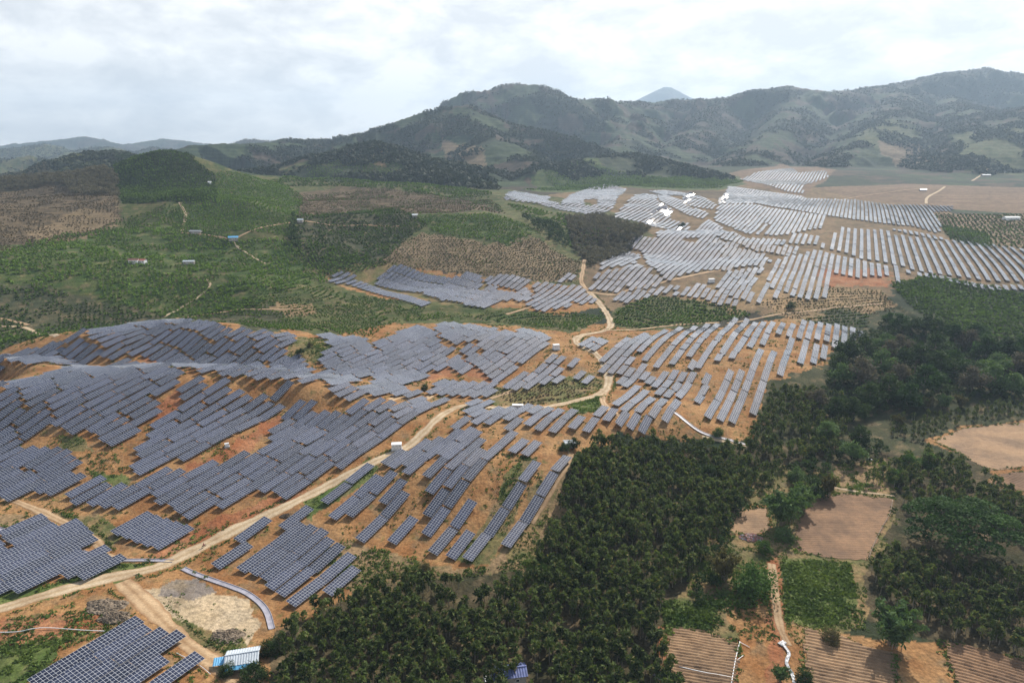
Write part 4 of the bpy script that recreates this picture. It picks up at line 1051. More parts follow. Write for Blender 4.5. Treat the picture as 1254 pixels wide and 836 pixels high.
def orient(t):
    x, y = t['xy']; h = TL / 2 - 1
    e = [hgt(x + s * h * U[0], y + s * h * U[1]) for s in (-1, 1)]
    ga = float(e[1] - e[0]) / (2 * h); ga = max(-.5, min(.5, ga)) + random.gauss(0, .012)
    gb = float(hgt(x + 3 * SD[0], y + 3 * SD[1]) - hgt(x - 3 * SD[0], y - 3 * SD[1])) / 6
    tb = -math.tan(TILT) + 0.55 * max(-.4, min(.4, gb)) + random.gauss(0, .028)
    ea = np.array([U[0], U[1], ga]); ea /= np.linalg.norm(ea)
    eb = np.array([-SD[0], -SD[1], -tb]); eb -= ea * (eb @ ea); eb /= np.linalg.norm(eb)
    nz = np.cross(ea, eb)
    # a table that would throw the sun straight back sits a little steeper
    d = np.array([0, 0, CAM_H]) - np.array([x, y, t['z']]); d /= np.linalg.norm(d); hv = d + SUN_DIR; hv /= np.linalg.norm(hv)
    for k in range(8):
        if nz @ hv < .975: break
        tb -= .05 if hv @ (-eb) < nz @ (-eb) else -.05
        eb = np.array([-SD[0], -SD[1], -tb]); eb -= ea * (eb @ ea); eb /= np.linalg.norm(eb); nz = np.cross(ea, eb)
    return ea, eb, nz

def place_tables():
    ts = fit_tables()
    P = np.array([t['xy'] for t in ts]); z = hgt(P[:, 0], P[:, 1])
    vis = seen(np.column_stack([P, z + 2.6]), 0.6)
    px, py, dist = project(np.column_stack([P, z + 2]))
    inf = (px > -70) & (px < 1254 + 70) & (py > 150) & (py < 836 + 60)
    for i, t in enumerate(ts):
        t['px'], t['py'], t['dist'], t['vis'], t['z'] = px[i], py[i], dist[i], vis[i], z[i]
        t['frame'] = -4 < px[i] < 1258 and py[i] < 846
    ts = [t for i, t in enumerate(ts) if inf[i] and vis[i]]
    gl = [gpoly(g) for g in GLINTS]
    for t in ts:
        ea, eb, nz = orient(t)
        x, y = t['xy']
        c = 1.55
        # clear of the ground at the corners
        need = 0
        for sa in (-.5, 0, .5):
            for sb in (-.5, .5):
                q = np.array([x, y, 0]) + ea * sa * TL + eb * sb * TW
                need = max(need, float(hgt(q[0], q[1])) - (t['z'] + q[2]) + 0.55)
        c = max(c, min(need, 2.6))
        if random.random() < .24 and any(in_poly(np.array([x]), np.array([y]), g)[0] for g in gl):
            cpos = np.array([x, y, t['z'] + c]); d = np.array([0, 0, CAM_H]) - cpos; d /= np.linalg.norm(d)
            hv = d + SUN_DIR; hv /= np.linalg.norm(hv)
            hv += np.array([random.gauss(0, .13), random.gauss(0, .13), 0]); hv /= np.linalg.norm(hv)
            ea = np.array([U[0], U[1], 0]); ea = ea - hv * (ea @ hv); ea /= np.linalg.norm(ea); nz = hv; eb = np.cross(nz, ea)
            need = 0
            for sa in (-.5, .5):
                for sb in (-.5, .5):
                    q = np.array([x, y, 0]) + ea * sa * TL + eb * sb * TW
                    need = max(need, float(hgt(q[0], q[1])) - (t['z'] + q[2]) + 0.4)
            c = max(c, need)
        t['ax'] = (ea, eb, nz); t['c'] = c
    return ts
TABLES = place_tables()
print('TABLES', len(TABLES), 'in frame', sum(t['frame'] for t in TABLES))

ORD = ['first', 'second', 'third', 'fourth', 'fifth', 'sixth', 'seventh', 'eighth', 'ninth', 'tenth', 'eleventh', 'twelfth', 'thirteenth', 'fourteenth', 'fifteenth', 'sixteenth', 'seventeenth', 'eighteenth', 'nineteenth', 'twentieth']
def ordinal(n):
    if n <= 20: return ORD[n - 1]
    tens = {2: 'twenty', 3: 'thirty', 4: 'forty', 5: 'fifty'}[n // 10]
    r = n % 10
    return (tens + '-' + ORD[r - 1]) if r else {20: 'twentieth', 30: 'thirtieth', 40: 'fortieth', 50: 'fiftieth'}[n]

def build_tables():
    near = sorted([t for t in TABLES if t['frame'] and t['where'] != 'upper'], key=lambda t: t['dist'])[:300]
    ids = set(id(t) for t in near)
    rest = [t for t in TABLES if id(t) not in ids]
    lim = near[-1]['dist']
    print('NEAR to', lim, 'rest', len(rest))
    # label: block, row from the left, table from the near end
    by = {}
    for t in near: by.setdefault(t['where'], {}).setdefault(round(float(t['xy'] @ SD), 1), []).append(t)
    for where, rws in by.items():
        ks = sorted(rws)
        groups = []
        for k in ks:
            if groups and k - groups[-1][0] < 2.2: groups[-1][1].extend(rws[k])
            else: groups.append([k, list(rws[k])])
        for i, (k, l) in enumerate(groups):
            l.sort(key=lambda t: t['dist'])
            for j, t in enumerate(l):
                t['label'] = '%s table, %s row from left, %s' % (ordinal(j + 1), ordinal(i + 1), where)
                if len(groups) == 1: t['label'] = '%s table from the near end, %s' % (ordinal(j + 1), where)
    for t in near:
        ea, eb, nz = t['ax']
        root = empty('solar_table', (t['xy'][0], t['xy'][1], t['z']))
        M = np.eye(4); M[:3, 0] = ea; M[:3, 1] = eb; M[:3, 2] = nz; M[:3, 3] = (t['xy'][0], t['xy'][1], t['z'])
        import mathutils
        root.matrix_world = mathutils.Matrix(M.tolist())
        tag(root, t['label'], 'solar table', 'solar tables on the hillsides')
        link('panel_array', PANEL_ME, root, (0, 0, t['c']))
        if t['dist'] < 340:
            link('support_rail', RAIL_ME, root, (0, 0, t['c']))
            for k in range(5):
                link('post', POST_ME, root, (-TL / 2 + 1.2 + k * (TL - 2.4) / 4, 0, t['c']))
    # the rest is one far mass
    base_v = np.array([(-TL / 2, -TW / 2, .045), (TL / 2, -TW / 2, .045), (TL / 2, TW / 2, .045), (-TL / 2, TW / 2, .045), (-TL / 2, -TW / 2, 0), (TL / 2, -TW / 2, 0), (TL / 2, TW / 2, 0), (-TL / 2, TW / 2, 0)])
    base_f = np.array([(0, 1, 2, 3), (4, 7, 6, 5), (0, 4, 5, 1), (1, 5, 6, 2), (2, 6, 7, 3), (3, 7, 4, 0)])
    post_v = []; post_f = []
    for k in range(4):
        xk = -TL / 2 + 1.6 + k * (TL - 3.2) / 3; i = 8 + 8 * k
        for zz in (-3.2, 0):
            for a, b in ((-.12, -.12), (.12, -.12), (.12, .12), (-.12, .12)): post_v.append((xk + a, b, zz))
        post_f += [(i, i + 1, i + 5, i + 4), (i + 1, i + 2, i + 6, i + 5), (i + 2, i + 3, i + 7, i + 6), (i + 3, i, i + 4, i + 7)]
    bv = np.vstack([base_v, post_v]); bf = np.vstack([base_f, post_f])
    V = []; F = []; Tt = []; MI = []
    uv1 = np.full((len(bf) * 4, 2), (0.04, 0.1)); uv1[:4] = [(0, 0), (1, 0), (1, 1), (0, 1)]
    mi1 = np.array([0, 1, 2, 2, 2, 2] + [2] * len(post_f))
    for i, t in enumerate(rest):
        R = np.stack(t['ax'], 0)
        v = bv + (0, 0, t['c'])
        V.append(v @ R + (t['xy'][0], t['xy'][1], t['z'])); F.append(bf + len(bv) * i); Tt.append(np.full(len(bf), random.random())); MI.append(mi1)
    me = np_mesh('solar_tables_far', np.vstack(V), np.vstack(F), None, np.concatenate(Tt), False, np.tile(uv1, (len(rest), 1)))
    for m in ('solar_glass', 'panel_back', 'grey_metal'): me.materials.append(MAT[m])
    me.polygons.foreach_set('material_index', np.concatenate(MI).astype(np.int32))
    o = link('far_solar_tables', me)
    tag(o, 'far mass of pale solar tables spread over the valley floor', 'solar tables', None, 'stuff')
build_tables()

# ------------------------------------------------------------------ vegetation: leaf clouds as numpy arrays
def leaf_quads(c, size, up=0.35, n=None, seed=None, aspect=1.7):
    """one bent-free quad per centre: random facing with an upward bias"""
    n = len(c)
    d = rng.normal(size=(n, 3)); d[:, 2] = np.abs(d[:, 2]) + up; d /= np.linalg.norm(d, axis=1)[:, None]
    a = np.cross(d, rng.normal(size=(n, 3))); a /= np.linalg.norm(a, axis=1)[:, None] + 1e-9
    b = np.cross(d, a)
    s = np.asarray(size).reshape(-1, 1) * np.ones((n, 1))
    p = np.stack([c - a * s * aspect * .5, c - b * s * .42 + a * s * .05, c + a * s * aspect * .5, c + b * s * .42 + a * s * .05], 1)
    return p.reshape(-1, 3)

def leaf_mesh(name, c, size, mat, tint, up=0.35, aspect=1.7):
    v = leaf_quads(c, size, up, aspect=aspect)
    f = np.arange(len(v)).reshape(-1, 4)
    return np_mesh(name, v, f, mat, tint)

def ball(n, r, hollow=0.35):
    d = rng.normal(size=(n, 3)); d /= np.linalg.norm(d, axis=1)[:, None]
    return d * (rng.uniform(hollow ** 3, 1, n) ** (1 / 3.0))[:, None] * np.asarray(r)

# ---- slender plantation trees: pale pole, whorls of large drooping leaves
def plantation_crown(h, w, n):
    """umbrella of big leaves over the top half of the pole, thin below"""
    m = int(n * .85)
    a = rng.uniform(0, 2 * math.pi, m); r = w * np.sqrt(rng.uniform(0, 1, m)) * (1 + .25 * np.sin(3 * a + rng.uniform(0, 6)))
    z = h * (1.0 - .34 * (r / w) ** 2 * .6) - np.abs(rng.normal(0, .11 * h, m))
    lo = n - m
    a2 = rng.uniform(0, 2 * math.pi, lo); r2 = w * .55 * rng.uniform(.2, 1, lo); z2 = h * rng.uniform(.38, .75, lo)
    p = np.stack([np.concatenate([r * np.cos(a), r2 * np.cos(a2)]), np.concatenate([r * np.sin(a), r2 * np.sin(a2)]), np.concatenate([z, z2])], 1)
    t = np.clip(rng.normal(.24, .13, n) + (rng.uniform(0, 1, n) > .82) * rng.uniform(.35, .8, n), 0, 1)
    return p, t

PLANT_VARIANTS = []
for i in range(7):
    h = rng.uniform(5.6, 8.4); w = rng.uniform(1.05, 1.6)
    c, tn = plantation_crown(h, w, 64)
    sz = rng.uniform(.5, .95, len(c))
    PLANT_VARIANTS.append((c, tn, sz, h))

def trunk_mesh(h, r, mat, lean=0.25, n=6):
    m = MB(); q = [(random.uniform(-lean, lean) * t, random.uniform(-lean, lean) * t, h * t) for t in (0, .35, .7, 1)]
    q[0] = (0, 0, -0.4)
    m.tube(q, [r, r * .8, r * .6, r * .3], n); return m.mesh('trunk', mat, True)

FOREST = [  # (polygon in photo pixels on the ground, spacing, height factor, label words)
    ([(704, 574), (733, 545), (800, 545), (870, 555), (912, 560), (925, 590), (912, 612), (890, 645), (868, 668), (850, 705), (815, 728), (802, 765), (812, 800), (838, 860), (640, 870), (655, 770), (648, 705), (680, 640)], 2.45, 1.0, 'in the large dark stand right of the long table rows'),
    ([(340, 870), (345, 800), (352, 775), (385, 750), (430, 738), (470, 712), (520, 712), (600, 718), (640, 722), (642, 760), (632, 870)], 2.5, .95, 'in the stand below the concrete drain and slanted tables'),
    ([(1062, 700), (1085, 680), (1130, 690), (1254, 712), (1400, 730), (1400, 840), (1254, 806), (1160, 778), (1085, 745)], 2.6, .95, 'in the stand in front of the huge rain tree'),
    ([(928, 520), (945, 480), (985, 480), (1030, 490), (1040, 530), (1015, 560), (960, 575), (925, 572), (905, 556)], 2.9, .9, 'in the stand between bare plot and tilted right rows'),
    ([(1085, 575), (1130, 560), (1190, 572), (1222, 596), (1254, 620), (1400, 650), (1400, 690), (1254, 660), (1180, 640), (1105, 625)], 2.7, .85, 'in the stand behind the huge rain tree'),
    ([(1090, 515), (1254, 490), (1400, 490), (1400, 520), (1254, 515), (1180, 520), (1130, 540), (1090, 540)], 3.2, .6, 'in the low stand behind the upper ploughed field'),
    ([(1030, 575), (1085, 570), (1092, 600), (1040, 596)], 4.2, .7, 'in the thin stand behind the square field'),
    ([(925, 575), (960, 578), (935, 600), (910, 600)], 2.8, .9, 'in the stand between bare plot and tilted right rows'),
]
HOLES = [[(640, 686), (655, 680), (648, 720), (636, 720)]]

def grid_points(poly, sp, jit=0.33, seed=0):
    w = gpoly(poly); x0, y0 = w.min(0); x1, y1 = w.max(0)
    gx, gy = np.meshgrid(np.arange(x0, x1, sp), np.arange(y0, y1, sp * .95))
    gx = gx + (np.arange(gx.shape[0])[:, None] % 2) * sp * .5
    p = np.stack([gx.ravel(), gy.ravel()], 1); p += rng.normal(0, sp * jit, p.shape)
    return p[in_poly(p[:, 0], p[:, 1], w)]

def bake(variants, P, S, RZ, extra=None):
    """merge copies of (points, tints, sizes) leaf clouds at P with scales S"""
    C = []; T_ = []; Z_ = []
    vi = rng.integers(0, len(variants), len(P))
    for k, v in enumerate(variants):
        ix = np.nonzero(vi == k)[0]
        if len(ix) == 0: continue
        ca, sa = np.cos(RZ[ix])[:, None], np.sin(RZ[ix])[:, None]
        s = S[ix][:, None]
        x = (v[0][None, :, 0] * ca - v[0][None, :, 1] * sa) * s; y = (v[0][None, :, 0] * sa + v[0][None, :, 1] * ca) * s
        C.append(np.stack([x + P[ix, 0:1], y + P[ix, 1:2], v[0][None, :, 2] * s + P[ix, 2:3]], -1).reshape(-1, 3))
        T_.append(np.clip(v[1][None] + rng.normal(0, .13, (len(ix), 1)), 0, 1).ravel()); Z_.append((v[2][None] * s).ravel())
    return np.vstack(C), np.concatenate(T_), np.concatenate(Z_)

def build_plantation():
    pts = []; where = []; hf = []
    rain = G(1172, 672)[:2]
    for i, (poly, sp, f, lab) in enumerate(FOREST):
        p = grid_points(poly, sp * 1.06)
        p = p[np.hypot(p[:, 0] - rain[0], p[:, 1] - rain[1]) > 12]
        # small clearings
        p = p[fbm(p[:, 0] / 9.0, p[:, 1] / 9.0, 3, 300 + i) < (0.66 if i < 3 else 0.62)]
        for h in HOLES: p = p[~in_poly(p[:, 0], p[:, 1], gpoly(h))]
        pts.append(p); where += [lab] * len(p); hf += [f] * len(p)
    P2 = np.vstack(pts); P = np.column_stack([P2, hgt(P2[:, 0], P2[:, 1])]); hf = np.array(hf); where = np.array(where)
    sc_ = hf * rng.uniform(.72, 1.16, len(P))
    px, py, t = project(P + (0, 0, 5))
    infr = (px > -2) & (px < 1256) & (py < 838)
    score = sc_ / t * np.where(infr, 1, 0)
    # some spare room: nearest 300 that show
    idx = np.argsort(-score)[:300]; single = np.zeros(len(P), bool); single[idx] = True
    crowns = [leaf_mesh('crown', v[0], v[2], MAT['plantation_leaf'], v[1], .3, 2.3) for v in PLANT_VARIANTS]
    trunks = [trunk_mesh(v[3] * .97, .13, MAT['pale_bark']) for v in PLANT_VARIANTS]
    for i in idx:
        k = random.randrange(7)
        r = empty('plantation_tree', P[i], random.uniform(0, 6.28)); r.scale = (sc_[i],) * 3
        tag(r, 'slender dark tree ' + str(where[i]), 'tree', 'trees standing ' + str(where[i]))
        link('trunk', trunks[k], r); link('crown', crowns[k], r)
    m = ~single
    C, Tn, Sz = bake(PLANT_VARIANTS, P[m], sc_[m], rng.uniform(0, 6.28, m.sum()))
    V = leaf_quads(C, Sz, .3, aspect=2.3); F = np.arange(len(V)).reshape(-1, 4)
    # trunks of the mass: three-sided tapering poles
    n = m.sum(); Q = P[m]; hh = 7.4 * sc_[m]; tv = []; ang = np.array([0, 2.094, 4.189])
    b = np.stack([Q[:, None, 0] + .12 * np.cos(ang), Q[:, None, 1] + .12 * np.sin(ang), np.repeat(Q[:, None, 2] - .3, 3, 1)], -1)
    lean = rng.normal(0, .15, (n, 1, 2))
    tp = np.stack([Q[:, None, 0] + .05 * np.cos(ang) + lean[..., 0], Q[:, None, 1] + .05 * np.sin(ang) + lean[..., 1], np.repeat((Q[:, 2] + hh)[:, None], 3, 1)], -1)
    TVv = np.concatenate([b, tp], 1).reshape(-1, 3); o = (np.arange(n) * 6)[:, None]
    TF = np.concatenate([np.stack([o[:, 0] + j, o[:, 0] + (j + 1) % 3, o[:, 0] + 3 + (j + 1) % 3, o[:, 0] + 3 + j], 1) for j in range(3)])
    me = np_mesh('plantation', np.vstack([V, TVv]), np.vstack([F, TF + len(V)]), None, np.concatenate([Tn, np.zeros(len(TF))]))
    me.materials.append(MAT['plantation_leaf']); me.materials.append(MAT['pale_bark'])
    me.polygons.foreach_set('material_index', np.concatenate([np.zeros(len(F), np.int32), np.ones(len(TF), np.int32)]))
    tag(link('plantation_woods', me), 'dense mass of slender dark plantation trees', 'plantation', None, 'stuff')
    print('PLANTATION', len(P), 'leaf quads', len(F))
build_plantation()

# ---- orchards and low crops on the slopes: one mass, planted along the contours
ORCHARD = [
    ([(640, 232), (700, 224), (760, 219), (870, 213), (912, 222), (880, 231), (840, 231), (770, 227), (735, 229), (690, 234)], 6.5, 2.0, .35, .66),
    ([(330, 224), (380, 200), (440, 186), (490, 192), (560, 222), (610, 240), (520, 238), (420, 228)], 6.0, 1.9, .25, .62),
    ([(665, 210), (700, 198), (740, 206), (870, 214), (880, 222), (760, 228), (690, 232)], 7.0, 2.2, .35, .66),  # polygon, spacing, size, tint centre, density noise cut
    ([(80, 285), (200, 272), (300, 292), (400, 298), (400, 345), (300, 382), (230, 392), (90, 352), (-20, 360), (-20, 320)], 4.0, 1.43, .62, .60),
    ([(265, 212), (340, 220), (370, 240), (362, 292), (250, 287), (210, 262)], 4.0, 1.34, .55, .72),
    ([(140, 270), (215, 248), (250, 287), (200, 275), (80, 287), (60, 300)], 4.2, 1.26, .35, .68),
    ([(-60, 345), (60, 352), (200, 388), (190, 392), (0, 434), (-60, 445)], 3.7, 1.18, .22, .64),
    ([(138, 205), (160, 186), (235, 193), (262, 213), (266, 243), (215, 248), (150, 250)], 3.7, 1.76, .12, .9),
    ([(362, 266), (450, 258), (525, 275), (490, 300), (470, 325), (400, 338), (362, 315)], 4.0, 1.43, .10, .68),  # bushes tinted dark to carry the painted cloud shadow
    ([(360, 238), (440, 232), (600, 242), (620, 262), (500, 262), (430, 258), (368, 270)], 4.8, 0.92, .22, .5),
    ([(500, 262), (600, 262), (665, 285), (620, 300), (540, 288)], 3.8, 1.26, .55, .66),
    ([(620, 250), (690, 262), (760, 275), (720, 310), (680, 290)], 4.0, 1.43, .45, .62),
    ([(490, 300), (520, 285), (600, 300), (660, 290), (712, 320), (706, 345), (620, 343), (540, 332), (465, 325)], 4.3, 0.76, .05, .9),
    ([(250, 385), (400, 350), (470, 366), (560, 388), (480, 395), (455, 412), (380, 404), (300, 400)], 3.2, 0.92, .40, .62),
    ([(560, 388), (610, 385), (700, 382), (742, 388), (705, 405), (640, 398)], 3.0, 0.92, .38, .66),
    ([(755, 378), (800, 362), (880, 370), (922, 386), (850, 398), (780, 402), (750, 397)], 3.2, 1.09, .30, .7),
    ([(1090, 348), (1140, 338), (1254, 360), (1350, 360), (1350, 425), (1254, 418), (1190, 410), (1120, 380)], 3.5, 1.51, .28, .85),
    ([(1145, 262), (1350, 262), (1350, 305), (1254, 305), (1190, 300), (1160, 290)], 6.4, 1.34, .12, .9),
    ([(1150, 275), (1210, 285), (1215, 305), (1165, 295)], 4.0, 1.43, .25, .8),
    ([(1020, 378), (1065, 386), (1064, 402), (990, 396)], 3.4, 0.92, .30, .8),
    ([(930, 372), (1010, 350), (1080, 357), (1098, 380), (1066, 386), (980, 395)], 4.0, 0.59, .05, .7),
    ([(400, 300), (470, 325), (400, 340), (395, 345)], 4.0, 1.26, .5, .7),
]
DRYSCRUB = [
    ([(-60, 236), (60, 228), (145, 240), (150, 268), (60, 300), (-60, 325)], 4.2, .9, .3, .56),
    ([(362, 240), (440, 234), (600, 244), (620, 262), (500, 262), (430, 258), (368, 268)], 3.8, .8, .35, .60),
    ([(490, 300), (520, 287), (600, 302), (660, 292), (712, 320), (706, 345), (620, 343), (540, 332), (465, 325)], 4.0, .8, .5, .62),
    ([(930, 372), (1010, 350), (1080, 357), (1098, 380), (1066, 386), (980, 395)], 4.0, .7, .4, .58),
    ([(1145, 262), (1350, 262), (1350, 305), (1254, 305), (1190, 300), (1160, 290)], 6.0, 1.0, .3, .6),
    ([(640, 500), (600, 478), (700, 458), (742, 470), (690, 492)], 2.6, .6, .4, .6),
]
BUSHES = []
for i in range(5):
    n = 15
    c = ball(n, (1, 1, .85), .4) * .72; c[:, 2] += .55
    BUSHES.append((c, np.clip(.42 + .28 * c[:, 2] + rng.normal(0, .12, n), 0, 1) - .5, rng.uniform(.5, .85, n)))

def build_orchards(ORCHARD, mat, name, label, dz=1.25):
    P = []; S = []; TC = []
    for i, (poly, sp, size, tint, cut) in enumerate(ORCHARD):
        p = grid_points(poly, sp, .13)
        # slide every plant onto the nearest planting terrace
        for _ in range(2):
            z = hgt(p[:, 0], p[:, 1]); e = 1.5
            gx = (hgt(p[:, 0] + e, p[:, 1]) - hgt(p[:, 0] - e, p[:, 1])) / (2 * e); gy = (hgt(p[:, 0], p[:, 1] + e) - hgt(p[:, 0], p[:, 1] - e)) / (2 * e)
            g2 = gx * gx + gy * gy + 0.006
            sl = np.sqrt(gx * gx + gy * gy); dzl = np.where(sl < .22, dz * .62, dz * 1.05)
            d = np.where(sl < .08, 0, np.round(z / dzl) * dzl - z)
            st = np.stack([gx, gy], 1) * (d / g2)[:, None]; ln = np.linalg.norm(st, axis=1)[:, None] + 1e-9
            p = p + st * np.minimum(1, 2.6 / ln)
        p = p[fbm(p[:, 0] / 16.0, p[:, 1] / 16.0, 3, 400 + i) < cut + .02]
        z = hgt(p[:, 0], p[:, 1]); q = np.column_stack([p, z])
        q = q[seen(q + (0, 0, 3), 1.0)]
        patch = fbm(q[:, 0] / 30.0, q[:, 1] / 30.0, 3, 440)
        P.append(q); S.append(size * 1.28 * rng.uniform(.7, 1.15, len(q)) * (0.8 + .4 * patch)); TC.append(tint + .05 + (patch - .5) * .6 + rng.normal(0, .09, len(q)))
    P = np.vstack(P); S = np.concatenate(S); TC = np.concatenate(TC)
    keep = np.ones(len(P), bool)
    vi = rng.integers(0, 5, len(P)); C = []; T_ = []; Z_ = []
    for k, v in enumerate(BUSHES):
        ix = vi == k; s = S[ix][:, None]
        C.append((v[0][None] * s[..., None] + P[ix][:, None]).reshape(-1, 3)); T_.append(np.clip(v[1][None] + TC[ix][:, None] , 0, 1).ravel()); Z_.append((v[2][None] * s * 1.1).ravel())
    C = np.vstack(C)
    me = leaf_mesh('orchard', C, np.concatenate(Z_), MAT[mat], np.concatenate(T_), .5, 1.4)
    tag(link(name, me), label, 'orchard' if mat == 'orchard_leaf' else 'scrub', None, 'stuff')
    print('ORCHARD', len(P))
build_orchards(ORCHARD, 'orchard_leaf', 'orchard_bushes', 'rows of green orchard bushes covering the hillsides')
build_orchards(DRYSCRUB, 'dry_leaf', 'dry_scrub', 'dry brown scrub dotted over the brown slopes', 1.4)

# ---- weeds, grass tufts and scrub on the soil
def build_weeds():
    areas = [(l[0], l[3]) for l in LANDUSE if l[3] >= .2 and l[1] in (SOIL, GRASS, WEEDY, DRY, REDSOIL)]
    P = []
    for poly, w in areas:
        p = grid_points(poly, 2.2 if w < .45 else 1.25, .5)
        p = p[(p[:, 1] < 560)]
        den = fbm(p[:, 0] / 7.0, p[:, 1] / 7.0, 3, 511)
        p = p[den > (.60 if w < .45 else .44)]
        P.append(p)
    p = np.vstack(P)
    lush = [([(958, 684), (1040, 690), (1052, 742), (1012, 772), (958, 762)], 1.5), ([(812, 735), (880, 735), (872, 768), (812, 778)], 1.5), ([(642, 686), (700, 676), (708, 698), (650, 716)], 1.5), ([(692, 492), (742, 485), (735, 505), (700, 507)], 1.6), ([(1000, 572), (1095, 560), (1098, 606), (1020, 602)], 2.4), ([(840, 690), (940, 680), (945, 740), (840, 750)], 2.2)]
    nlush = 0
    for poly, sp in lush:
        q_ = grid_points(poly, sp, .5); q_ = q_[fbm(q_[:, 0] / 5.0, q_[:, 1] / 5.0, 3, 533) > .36]; P.append(q_); nlush += len(q_)
    p = np.vstack(P)
    # not on the roads
    q = np.column_stack([p, hgt(p[:, 0], p[:, 1])])
    for o in [o for o in bpy.data.objects if o.name.startswith(('road', 'track', 'field'))]:
        co = np.empty(len(o.data.vertices) * 3, np.float32); o.data.vertices.foreach_get('co', co); co = co.reshape(-1, 3)
        x0, y0 = co[:, :2].min(0) - 2; x1, y1 = co[:, :2].max(0) + 2
        ix = np.nonzero((q[:, 0] > x0) & (q[:, 0] < x1) & (q[:, 1] > y0) & (q[:, 1] < y1))[0]
        cc = co[::4, :2]; bad = []
        for s_ in range(0, len(ix), 400):
            sub = ix[s_:s_ + 400]
            d = ((q[sub][:, None, :2] - cc[None]) ** 2).sum(-1).min(1); bad.append(sub[d < 2.6])
        if bad: q = np.delete(q, np.concatenate(bad), 0)
    # ragged verges along the tracks and field margins
    ex = []
    for c, wd in ROADLINES:
        if c[:, 1].min() > 620: continue
        t = np.gradient(c, axis=0); t /= np.linalg.norm(t, axis=1)[:, None] + 1e-9; nn = np.stack([-t[:, 1], t[:, 0]], 1)
        for sd in (-1, 1):
            o = c + nn * sd * (wd * .62 + np.abs(rng.normal(0, .8, len(c))) + .5)[:, None]; ex.append(o[fbm(o[:, 0] / 9, o[:, 1] / 9, 2, 541 + sd) > .5])
    for poly in FIELDEDGES:
        loop = np.vstack([poly, poly[:1]]); d_ = np.concatenate([[0], np.cumsum(np.hypot(*np.diff(loop, axis=0).T))]); s_ = np.arange(0, d_[-1], .6)
        o = np.stack([np.interp(s_, d_, loop[:, 0]), np.interp(s_, d_, loop[:, 1])], 1) + rng.normal(0, .7, (len(s_), 2)); ex.append(o[fbm(o[:, 0] / 6, o[:, 1] / 6, 2, 551) > .42])
    ex = np.vstack(ex); q = np.vstack([q, np.column_stack([ex, hgt(ex[:, 0], ex[:, 1])])])
    n = len(q); k = 9
    off = ball(n * k, (.75, .75, .4), .1).reshape(n, k, 3); off[..., 2] = np.abs(off[..., 2])
    s = rng.uniform(.45, 1.25, (n, 1)) * np.clip(.6 + fbm(q[:, 0] / 12, q[:, 1] / 12, 2, 5), .6, 1.6)[:, None]
    C = (q[:, None] + off * s[..., None]).reshape(-1, 3)
    lush_q = np.zeros(n)
    for poly, sp in lush: lush_q = np.maximum(lush_q, in_poly(q[:, 0], q[:, 1], gpoly(poly)) * .12)
    s = s * (1 + 3.5 * lush_q[:, None]); C = (q[:, None] + off * s[..., None]).reshape(-1, 3)
    tn = np.clip(np.repeat(fbm(q[:, 0] / 10, q[:, 1] / 10, 3, 521) * np.where(lush_q > 0, 1.9, 1.3), k) - .15 + rng.normal(0, .13, n * k), 0, 1)
    me = leaf_mesh('weeds', C, (rng.uniform(.25, .55, (n, k)) * s).ravel(), MAT['weed_leaf'], tn, .2, 1.8)
    tag(link('weeds', me), 'low weeds and scrub scattered over the bare soil', 'weeds', None, 'stuff')
    print('WEEDS', n)
build_weeds()

# ---- single trees
def broad_tree(name_seed, h, r, n, leaf, lobes=9, flat=0.75, low=.35):
    """trunk with limbs, crown of leaf clumps gathered in uneven lobes"""
    rs = np.random.default_rng(name_seed)
    tr = MB(); top = h * .55
    tr.tube([(0, 0, -.5), (rs.normal(0, .15), rs.normal(0, .15), top * .5), (rs.normal(0, .3), rs.normal(0, .3), top)], [h * .035, h * .027, h * .018], 7)
    C = []; T_ = []
    for i in range(lobes):
        a = 2 * math.pi * (i + rs.uniform(-.3, .3)) / (lobes - 2) if i < lobes - 2 else rs.uniform(0, 6.28)
        rr = r * rs.uniform(.45, .72) if i < lobes - 2 else r * rs.uniform(0, .25)
        zz = h * rs.uniform(low + .12, .72) if i < lobes - 2 else h * rs.uniform(.72, .84)
        c = np.array([rr * math.cos(a), rr * math.sin(a), zz]); lr = r * rs.uniform(.34, .52)
        tr.tube([(0, 0, top * rs.uniform(.5, .95)), tuple(c * .6 + np.array([0, 0, top * .25])), tuple(c)], [h * .014, h * .009, h * .003], 5)
        m = n // lobes
        d = rs.normal(size=(m, 3)); d /= np.linalg.norm(d, axis=1)[:, None]
        p = d * (rs.uniform(.15, 1, m) ** .45)[:, None] * lr * np.array([1, 1, flat]) * (1 + .25 * rs.normal(size=(m, 1)))
        C.append(c + p); T_.append(np.clip(.38 + rs.normal(0, .16, m) + rs.normal(0, .12), 0, 1))
    C = np.vstack(C); T_ = np.concatenate(T_)
    return tr.mesh('trunk', MAT['bark'], True), C, T_, rs.uniform(leaf * .6, leaf * 1.3, len(C))

